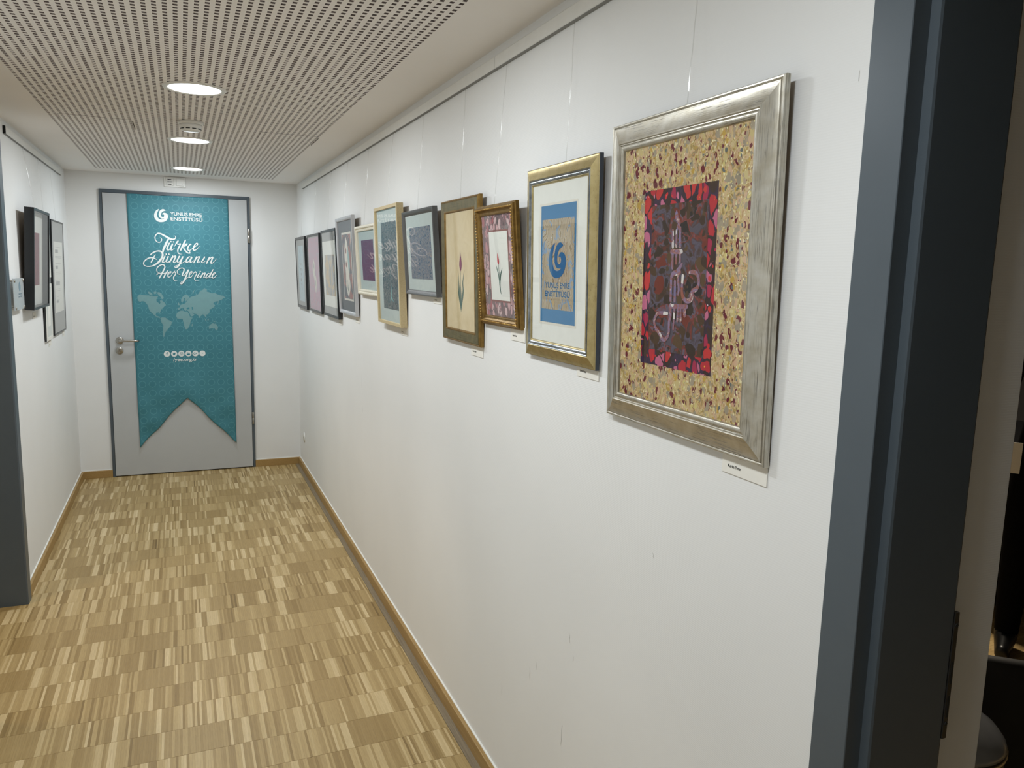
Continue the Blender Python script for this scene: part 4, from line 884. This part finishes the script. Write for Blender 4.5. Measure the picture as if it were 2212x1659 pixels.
# left wall: deep black box frame, stacked white frames, certificate
p = Pic('L', -1.912, -1.409, 1.375, 1.890, 0.053, 0.080, 0.043, 'deep black box frame with a burgundy panel on the left wall', group='pictures on the left wall')
p.rails(BOXP(0.014, 0.043, 0.034), M['black_lacquer']); p.back()
p.panel('mat_board', 0.02, 0.98, 0.02, 0.98, -0.033, M['mat_white']); p.panel('artwork', 0.24, 0.76, 0.23, 0.77, -0.0322, M['burgundy']); p.pane(0.028, 0.028, -0.004)
p = Pic('L', -1.288, -1.050, 1.160, 1.870, 0.013, 0.028, 0.012, 'black hanging panel holding two small white frames, behind the black box frame', group='pictures on the left wall')
box('panel', (-p.W/2, 0, 0.0005), (p.W/2, p.H, 0.0105), M['black_lacquer'], p.root)
for v0, v1, r in ((0.0, 0.468, 0), (0.52, 0.995, 1)):
    q = Pic('L', 0, 0.236, 0, (v1-v0)*p.H, 0, 0, 0.0105, 'x'); sub = empty('white_frame', (0, v0*p.H, 0.0022), parent=p.root)
    q.rails(BOXP(0.021, 0.002, 0.0014), M['white_frame']); q.panel('mat_board', 0.05, 0.95, 0.05, 0.95, -0.0012, M['mat_pale'], 0.0008); q.panel('print', 0.30, 0.70, 0.25, 0.75, -0.0009, M['mat_white'], 0.0002)
    for ch in list(q.root.children): ch.parent = sub
    bpy.data.objects.remove(q.root)
p = Pic('L', -0.975, -0.458, 1.168, 1.880, 0.014, 0.030, 0.012, 'thin black frame with a printed text sheet on a grey mat, near the left corner', group='pictures on the left wall')
p.rails(BOXP(0.010, 0.012, 0.003), M['black_lacquer']); p.back()
p.panel('mat_board', 0.015, 0.985, 0.01, 0.99, -0.003, M['mat_grey']); sh = p.panel('sheet', 0.16, 0.88, 0.19, 0.815, -0.0024, M['paper'])
for k, (u0, u1, v, hh) in enumerate(((0.25, 0.30, 0.765, 2), (0.36, 0.80, 0.765, 3), (0.25, 0.50, 0.715, 30), (0.25, 0.80, 0.685, 3), (0.25, 0.80, 0.672, 3), (0.25, 0.75, 0.62, 3), (0.25, 0.45, 0.575, 30), (0.28, 0.70, 0.545, 3), (0.28, 0.70, 0.53, 3), (0.25, 0.62, 0.475, 3), (0.25, 0.58, 0.43, 34), (0.25, 0.60, 0.395, 3), (0.25, 0.60, 0.38, 3), (0.28, 0.50, 0.33, 3), (0.25, 0.50, 0.30, 3), (0.25, 0.42, 0.275, 20))):
    p.panel('print_line', u0, u1, v, v+hh*0.001, -0.0021, M['print_grey'], 0.0002)
p.pane(0.02, 0.015, -0.001)

# ---- cords
ZR, ZL = 2.212, 2.210
for y, zb, xb, s in ((-5.259, 1.93, 0.022, 'silver calligraphy frame'), (-4.774, 1.885, 0.018, 'champagne-gold emblem frame'), (-4.365, 1.812, 0.038, 'ornate gold tulip frame'), (-4.018, 1.858, 0.02, 'olive-gold tulip frame'),
                     (-3.553, 1.85, 0.032, 'graphite frame'), (-3.093, 1.89, 0.038, 'maple box frame'), (-2.618, 1.83, 0.034, 'cream frame'), (-2.105, 1.90, 0.038, 'silver-grey frame'), (-1.59, 1.85, 0.034, 'black frame with the wide pale mat'),
                     (-1.01, 1.85, 0.025, 'black frame with pink marbling'), (-0.40, 1.85, 0.025, 'black frame with the pale blue panel')):
    cord('R', y, ZR+0.002, zb, 0.007, xb, 'clear nylon cord rising from the '+s)
for y, zb, xb, s in ((-1.66, 1.885, 0.05, 'deep black box frame'), (-1.18, 1.865, 0.02, 'black panel with two white frames'), (-0.735, 1.875, 0.024, 'thin black frame with the text sheet')):
    cord('L', y, ZL+0.002, zb, 0.007, xb, 'clear nylon cord rising from the '+s)
# ---- name cards
for ya, yb, z0, s in ((-5.396, -5.510, 1.286, 'silver calligraphy frame'), (-4.839, -4.944, 1.383, 'champagne-gold emblem frame'), (-4.426, -4.527, 1.433, 'ornate gold tulip frame'), (-4.098, -4.206, 1.3545, 'olive-gold tulip frame'),
                      (-3.678, -3.777, 1.5035, 'graphite frame'), (-3.205, -3.315, 1.347, 'maple box frame'), (-2.262, -2.365, 1.335, 'silver-grey frame'), (-1.775, -1.88, 1.289, 'black frame with the wide pale mat')):
    placard('R', ya, yb, z0, z0+0.040, 'cream name card on the wall under the '+s)
for ya, yb, z0, s in ((-1.63, -1.53, 1.315, 'deep black box frame'), (-1.15, -1.06, 1.118, 'black panel with two white frames'), (-0.56, -0.47, 1.128, 'thin black frame with the text sheet')):
    placard('L', ya, yb, z0, z0+0.034, 'cream name card on the left wall under the '+s)

# ---- acrylic sign on stand-offs
M['sign_print'] = plain('grey_blue_print', srgb(112, 142, 158), 0.6, spec=0.2)
t = NT('frosted_acrylic'); M['acrylic'] = t.bsdf(srgb(206, 212, 214), 0.25, 0, None, 0.5, Alpha=0.82)
sg_ = empty('acrylic_sign', (0, 0, 0)); m = R_basis('L').to_4x4(); m.translation = Vector((-W, -2.105, 1.39)); sg_.matrix_world = m
tag(sg_, 'clear acrylic door sign on steel stand-offs beside the deep black box frame', 'sign')
box('acrylic_plate', (-0.12, 0.0, 0.019), (0.12, 0.150, 0.024), M['acrylic'], sg_, bevel=0.0008)
for x in (-0.108, 0.108):
    for y in (0.010, 0.140): lathe('stand_off', [(0.006, 0.0), (0.006, 0.019), (0.0075, 0.0245), (0.0075, 0.028), (0.0, 0.0285)], M['steel'], sg_, 16, 'Z', (x, y, 0))
polys('emblem', [[((-0.005+u*0.045)*1000, (0.088+v*0.045)*1000) for u, v in lg[0]]], 0.001, M['sign_print'], sg_, 0.0243, 2)
text('lettering', 'YUNUS EMRE', -0.025, 0.072, 0.010, M['sign_print'], sg_, 0.0243, 0.085, 0.01); text('lettering', 'ENSTİTÜSÜ', -0.025, 0.059, 0.010, M['sign_print'], sg_, 0.0243, 0.085, 0.01)

# ---- scuffs on the right wall
M['scuff'] = plain('pencil_grey_scuff', srgb(168, 166, 160), 0.8, spec=0.1)
wr = bpy.data.objects['wall_right']
def scuff(pts):
    V, F = [], []
    stroke_geo(V, F, pts, 0.001, 0, lambda x, y, z: (-0.0003, x, y)); obj('scuff_mark', V, F, M['scuff'], wr)
for y, z, dy, dz in ((-4.62, 0.48, 4, 36), (-4.66, 0.53, 2, 22), (-4.82, 0.40, -5, 60), (-4.42, 0.32, 3, 40), (-4.85, 0.70, 4, 24), (-4.87, 0.66, -2, 14), (-5.63, 1.90, 0, 14), (-2.4, 1.0, 3, 60), (-2.42, 0.86, -3, 34), (-5.2, 1.05, 6, 10), (-3.2, 0.62, 5, 12)):
    a = (y*1000, z*1000)
    scuff([(a[0], a[1], 0.6), (a[0]+dy*0.7, a[1]+dz*0.35, 1.1), (a[0]+dy*0.4, a[1]+dz*0.7, 0.8), (a[0]+dy*1.2, a[1]+dz, 0.5)])

# ================================================================ room beyond the right doorway
M['black_vinyl'] = plain('black_upholstery', srgb(26, 25, 24), 0.6, spec=0.25, var=0.1, vscale=20, bump=0.05)
M['grey_gloss'] = plain('grey_gloss_plastic', srgb(140, 142, 146), 0.2, spec=0.5, var=0.03)
M['black_metal'] = plain('black_metal', srgb(18, 18, 18), 0.3, spec=0.5)
M['black_cloth'] = plain('black_clothing', srgb(12, 12, 13), 0.9, spec=0.05, var=0.2, vscale=40)
M['skin'] = plain('skin', srgb(196, 150, 124), 0.55, spec=0.3)
M['hair'] = plain('dark_hair', srgb(36, 28, 22), 0.5, spec=0.3)
M['shoe'] = plain('black_shoe', srgb(16, 16, 16), 0.35, spec=0.4)
tc_ = tag(empty('tub_chair', (1.10, -5.20, 0), (0, 0, 0.10)), 'black upholstered tub chair with a rounded back beyond the right doorway', 'chair')
def shell():
    V, F = [], []; n = 28; ri, ro = 0.25, 0.315
    prof = [(ro-0.02, 0.30), (ro, 0.36), (ro, 0.70), (ro-0.012, 0.745), ((ri+ro)/2, 0.76), (ri+0.012, 0.745), (ri, 0.70), (ri, 0.42)]
    for k in range(n+1):
        a = math.radians(125+200*k/n); hh = 1-0.45*abs(2*k/n-1)**2.2
        for r_, z in prof: V.append((r_*math.cos(a), r_*math.sin(a), 0.30+(z-0.30)*hh))
    m_ = len(prof)
    for k in range(n):
        for j in range(m_-1): F.append((k*m_+j, (k+1)*m_+j, (k+1)*m_+j+1, k*m_+j+1))
    F.append(tuple(range(m_))[::-1]); F.append(tuple(range(n*m_, (n+1)*m_)))
    return obj('backrest', V, F, M['black_vinyl'], tc_, smooth=True)
shell()
lathe('seat', [(0.0, 0.28), (0.27, 0.28), (0.295, 0.30), (0.295, 0.34), (0.27, 0.41), (0.25, 0.435), (0.18, 0.445), (0.0, 0.447)], M['black_vinyl'], tc_, 36)
for k in range(4):
    a = math.pi/4+k*math.pi/2; tube('leg', [(0.20*math.cos(a), 0.20*math.sin(a), 0.29), (0.25*math.cos(a), 0.25*math.sin(a), 0.0)], [0.014, 0.010], M['black_metal'], tc_, 10)
bi = tag(empty('waste_bin', (0.53, -5.47, 0)), 'glossy grey domed lid of a black waste bin beside the right door jamb', 'bin')
lathe('bin_body', [(0.0, 0.0), (0.10, 0.0), (0.115, 0.02), (0.122, 0.68), (0.120, 0.70)], M['black_metal'], bi, 40)
lathe('bin_rim', [(0.123, 0.698), (0.127, 0.701), (0.127, 0.708), (0.123, 0.712), (0.11, 0.712)], M['steel'], bi, 40)
lathe('bin_lid', [(0.125, 0.711), (0.123, 0.720), (0.110, 0.737), (0.088, 0.752), (0.058, 0.764), (0.03, 0.770), (0.0, 0.772)], M['grey_gloss'], bi, 40)

def person(loc, rz, label):
    J = [  # (x, y, z, rx, ry, parent)
        (0, 0, 0.95, .15, .11, -1), (0, 0, 1.10, .145, .10, 0), (0, -.01, 1.26, .165, .115, 1), (0, 0, 1.40, .15, .10, 2), (0, .0, 1.47, .062, .062, 3), (0, -.01, 1.54, .055, .058, 4),
        (.09, 0, .88, .105, .105, 0), (.105, -.01, .70, .088, .09, 6), (.11, -.015, .50, .066, .068, 7), (.115, .01, .30, .060, .062, 8), (.12, .015, .10, .050, .052, 9), (.12, .0, .055, .048, .05, 10), (.125, -.09, .04, .045, .036, 11), (.13, -.165, .032, .036, .026, 12),
        (-.09, 0, .88, .105, .105, 0), (-.105, -.01, .70, .088, .09, 14), (-.11, -.015, .50, .066, .068, 15), (-.115, .01, .30, .060, .062, 16), (-.12, .015, .10, .050, .052, 17), (-.12, .0, .055, .048, .05, 18), (-.125, -.09, .04, .045, .036, 19), (-.13, -.165, .032, .036, .026, 20),
        (.17, 0, 1.39, .066, .066, 3), (.215, .005, 1.26, .055, .055, 22), (.235, .01, 1.12, .046, .046, 23), (.235, -.06, .98, .038, .038, 24), (.230, -.12, .90, .030, .026, 25),
        (-.17, 0, 1.39, .066, .066, 3), (-.215, .005, 1.26, .055, .055, 27), (-.235, .01, 1.12, .046, .046, 28), (-.235, -.06, .98, .038, .038, 29), (-.230, -.12, .90, .030, .026, 30),
        (0, -.02, 1.60, .070, .085, 5), (0, -.02, 1.68, .078, .096, 32), (0, -.01, 1.74, .066, .08, 33)]
    for s, b in ((1, 26), (-1, 31)):      # palm and five fingers each
        pi_ = len(J); J.append((s*.228, -.155, .865, .030, .020, b))
        for k, (dx, L_) in enumerate(((.022, .072), (.008, .082), (-.007, .076), (-.021, .060))):
            J.append((s*(.228+dx), -.185, .835, .0095, .0095, pi_)); J.append((s*(.228+dx), -.185-L_*.35, .835-L_*.45, .0085, .0085, len(J)-1)); J.append((s*(.226+dx), -.180-L_*.25, .835-L_*.85, .0075, .0075, len(J)-1))
        J.append((s*.200, -.165, .850, .011, .011, pi_)); J.append((s*.188, -.190, .825, .009, .009, len(J)-1))
    me = bpy.data.meshes.new('person'); me.from_pydata([j[:3] for j in J], [(i, j[5]) for i, j in enumerate(J) if j[5] >= 0], [])
    o = bpy.data.objects.new('person', me); COL.objects.link(o)
    o.modifiers.new('skin', 'SKIN'); sv = me.skin_vertices[0].data
    for i, j in enumerate(J): sv[i].radius = (j[3], j[4]); sv[i].use_root = (i == 0)
    ss = o.modifiers.new('sub', 'SUBSURF'); ss.levels = 2; ss.render_levels = 2
    dg = bpy.context.evaluated_depsgraph_get(); m2 = bpy.data.meshes.new_from_object(o.evaluated_get(dg))
    bpy.data.objects.remove(o)
    for k in ('black_cloth', 'skin', 'shoe'): m2.materials.append(M[k])
    for p_ in m2.polygons:
        c = p_.center; p_.use_smooth = True
        p_.material_index = 1 if (c.z > 1.50 or (abs(c.x) > .15 and 0.5 < c.z < .90 and c.y < -.118)) else (2 if c.z < .085 else 0)
    b = bpy.data.objects.new('person', m2); b.location = loc; b.rotation_euler = (0, 0, rz); link(b)
    bm = bmesh.new(); bmesh.ops.create_uvsphere(bm, u_segments=24, v_segments=16, radius=1, matrix=Matrix.Translation((0, 0.005, 1.705)) @ Matrix.Diagonal((.086, .108, .10, 1)))
    bmesh.ops.delete(bm, geom=[v for v in bm.verts if v.co.y < -0.045 and v.co.z < 1.75], context='VERTS'); bmobj('hair', bm, M['hair'], b, smooth=True)
    for s in (-1, 1): lathe('eye', [(0.0, 0), (0.009, 0.001), (0.0, 0.004)], M['ink'], b, 12, 'Y', (s*.03, -.118, 1.67))
    bm = bmesh.new(); bmesh.ops.create_cone(bm, segments=8, radius1=.014, radius2=.006, depth=.04, matrix=Matrix.Translation((0, -.120, 1.645)) @ Matrix.Rotation(0.35, 4, 'X')); bmobj('nose', bm, M['skin'], b, smooth=True)
    for s in (-1, 1):
        bm = bmesh.new(); bmesh.ops.create_uvsphere(bm, u_segments=10, v_segments=8, radius=1, matrix=Matrix.Translation((s*.082, -.005, 1.655)) @ Matrix.Diagonal((.01, .018, .03, 1))); bmobj('ear', bm, M['skin'], b, smooth=True)
    box('mouth', (-.022, -.113, 1.612), (.022, -.106, 1.618), M['brown_line'], b)
    return tag(b, label, 'person')
person((2.55, -4.455, 0.0), -1.0, 'person in black clothes standing beyond the right doorway')
pa = box('paper_sheet', (-0.075, -0.0007, -0.13), (0.075, 0.0007, 0.0), M['paper']); pa.location = (2.15, -4.455, 1.00); pa.rotation_euler = (0.12, 0.0, -0.9)
tag(pa, 'white paper sheet held by the person in black', 'paper')
tb = tag(empty('draped_table', (3.05, -3.95, 0)), 'black cloth-covered table behind the person in black', 'table')
bm = bmesh.new()
N = 64; top, bot = [], []
for k in range(N):
    a = 2*math.pi*k/N; c_, s_ = math.cos(a), math.sin(a); q = max(abs(c_)/0.45, abs(s_)/0.35)
    x, y = c_/q, s_/q; f = 1.03+0.02*math.sin(k*1.9)
    top.append(bm.verts.new((x, y, 0.86))); bot.append(bm.verts.new((x*f, y*f, 0.14+0.006*math.sin(k*1.3))))
bm.faces.new(top)
for k in range(N): bm.faces.new((top[k], bot[k], bot[(k+1) % N], top[(k+1) % N]))
bmobj('table_cloth', bm, M['black_cloth'], tb)
for x in (-0.38, 0.38):
    for y in (-0.28, 0.28): tube('leg', [(x, y, 0.84), (x, y, 0)], 0.016, M['black_metal'], tb, 10)
def room_lamp(loc, power, size, col, label):
    t = tag(empty('ceiling_lamp', loc), label, 'ceiling lamp')
    lathe('housing', [(size/2+.02, 0.0), (size/2+.02, -0.03), (size/2, -0.035)], M['white_plastic'], t, 40)
    lathe('diffuser', [(0.0, -0.037), (size/2, -0.037), (size/2, -0.034)], M['lamp'], t, 40, smooth=False)
    ld = bpy.data.lights.new('lamp_glow', 'AREA'); ld.shape = 'DISK'; ld.size = size; ld.energy = power; ld.color = col
    lo = bpy.data.objects.new('lamp_glow', ld); lo.location = (0, 0, -0.042); link(lo, t)
room_lamp((2.7, -3.5, 2.9), 55, 0.3, (1, 0.88, 0.70), 'warm ceiling lamp in the room beyond the right doorway')
room_lamp((-2.5, -3.1, 2.6), 9, 0.25, (1, 0.8, 0.55), 'warm ceiling lamp in the side room behind the left doorway')
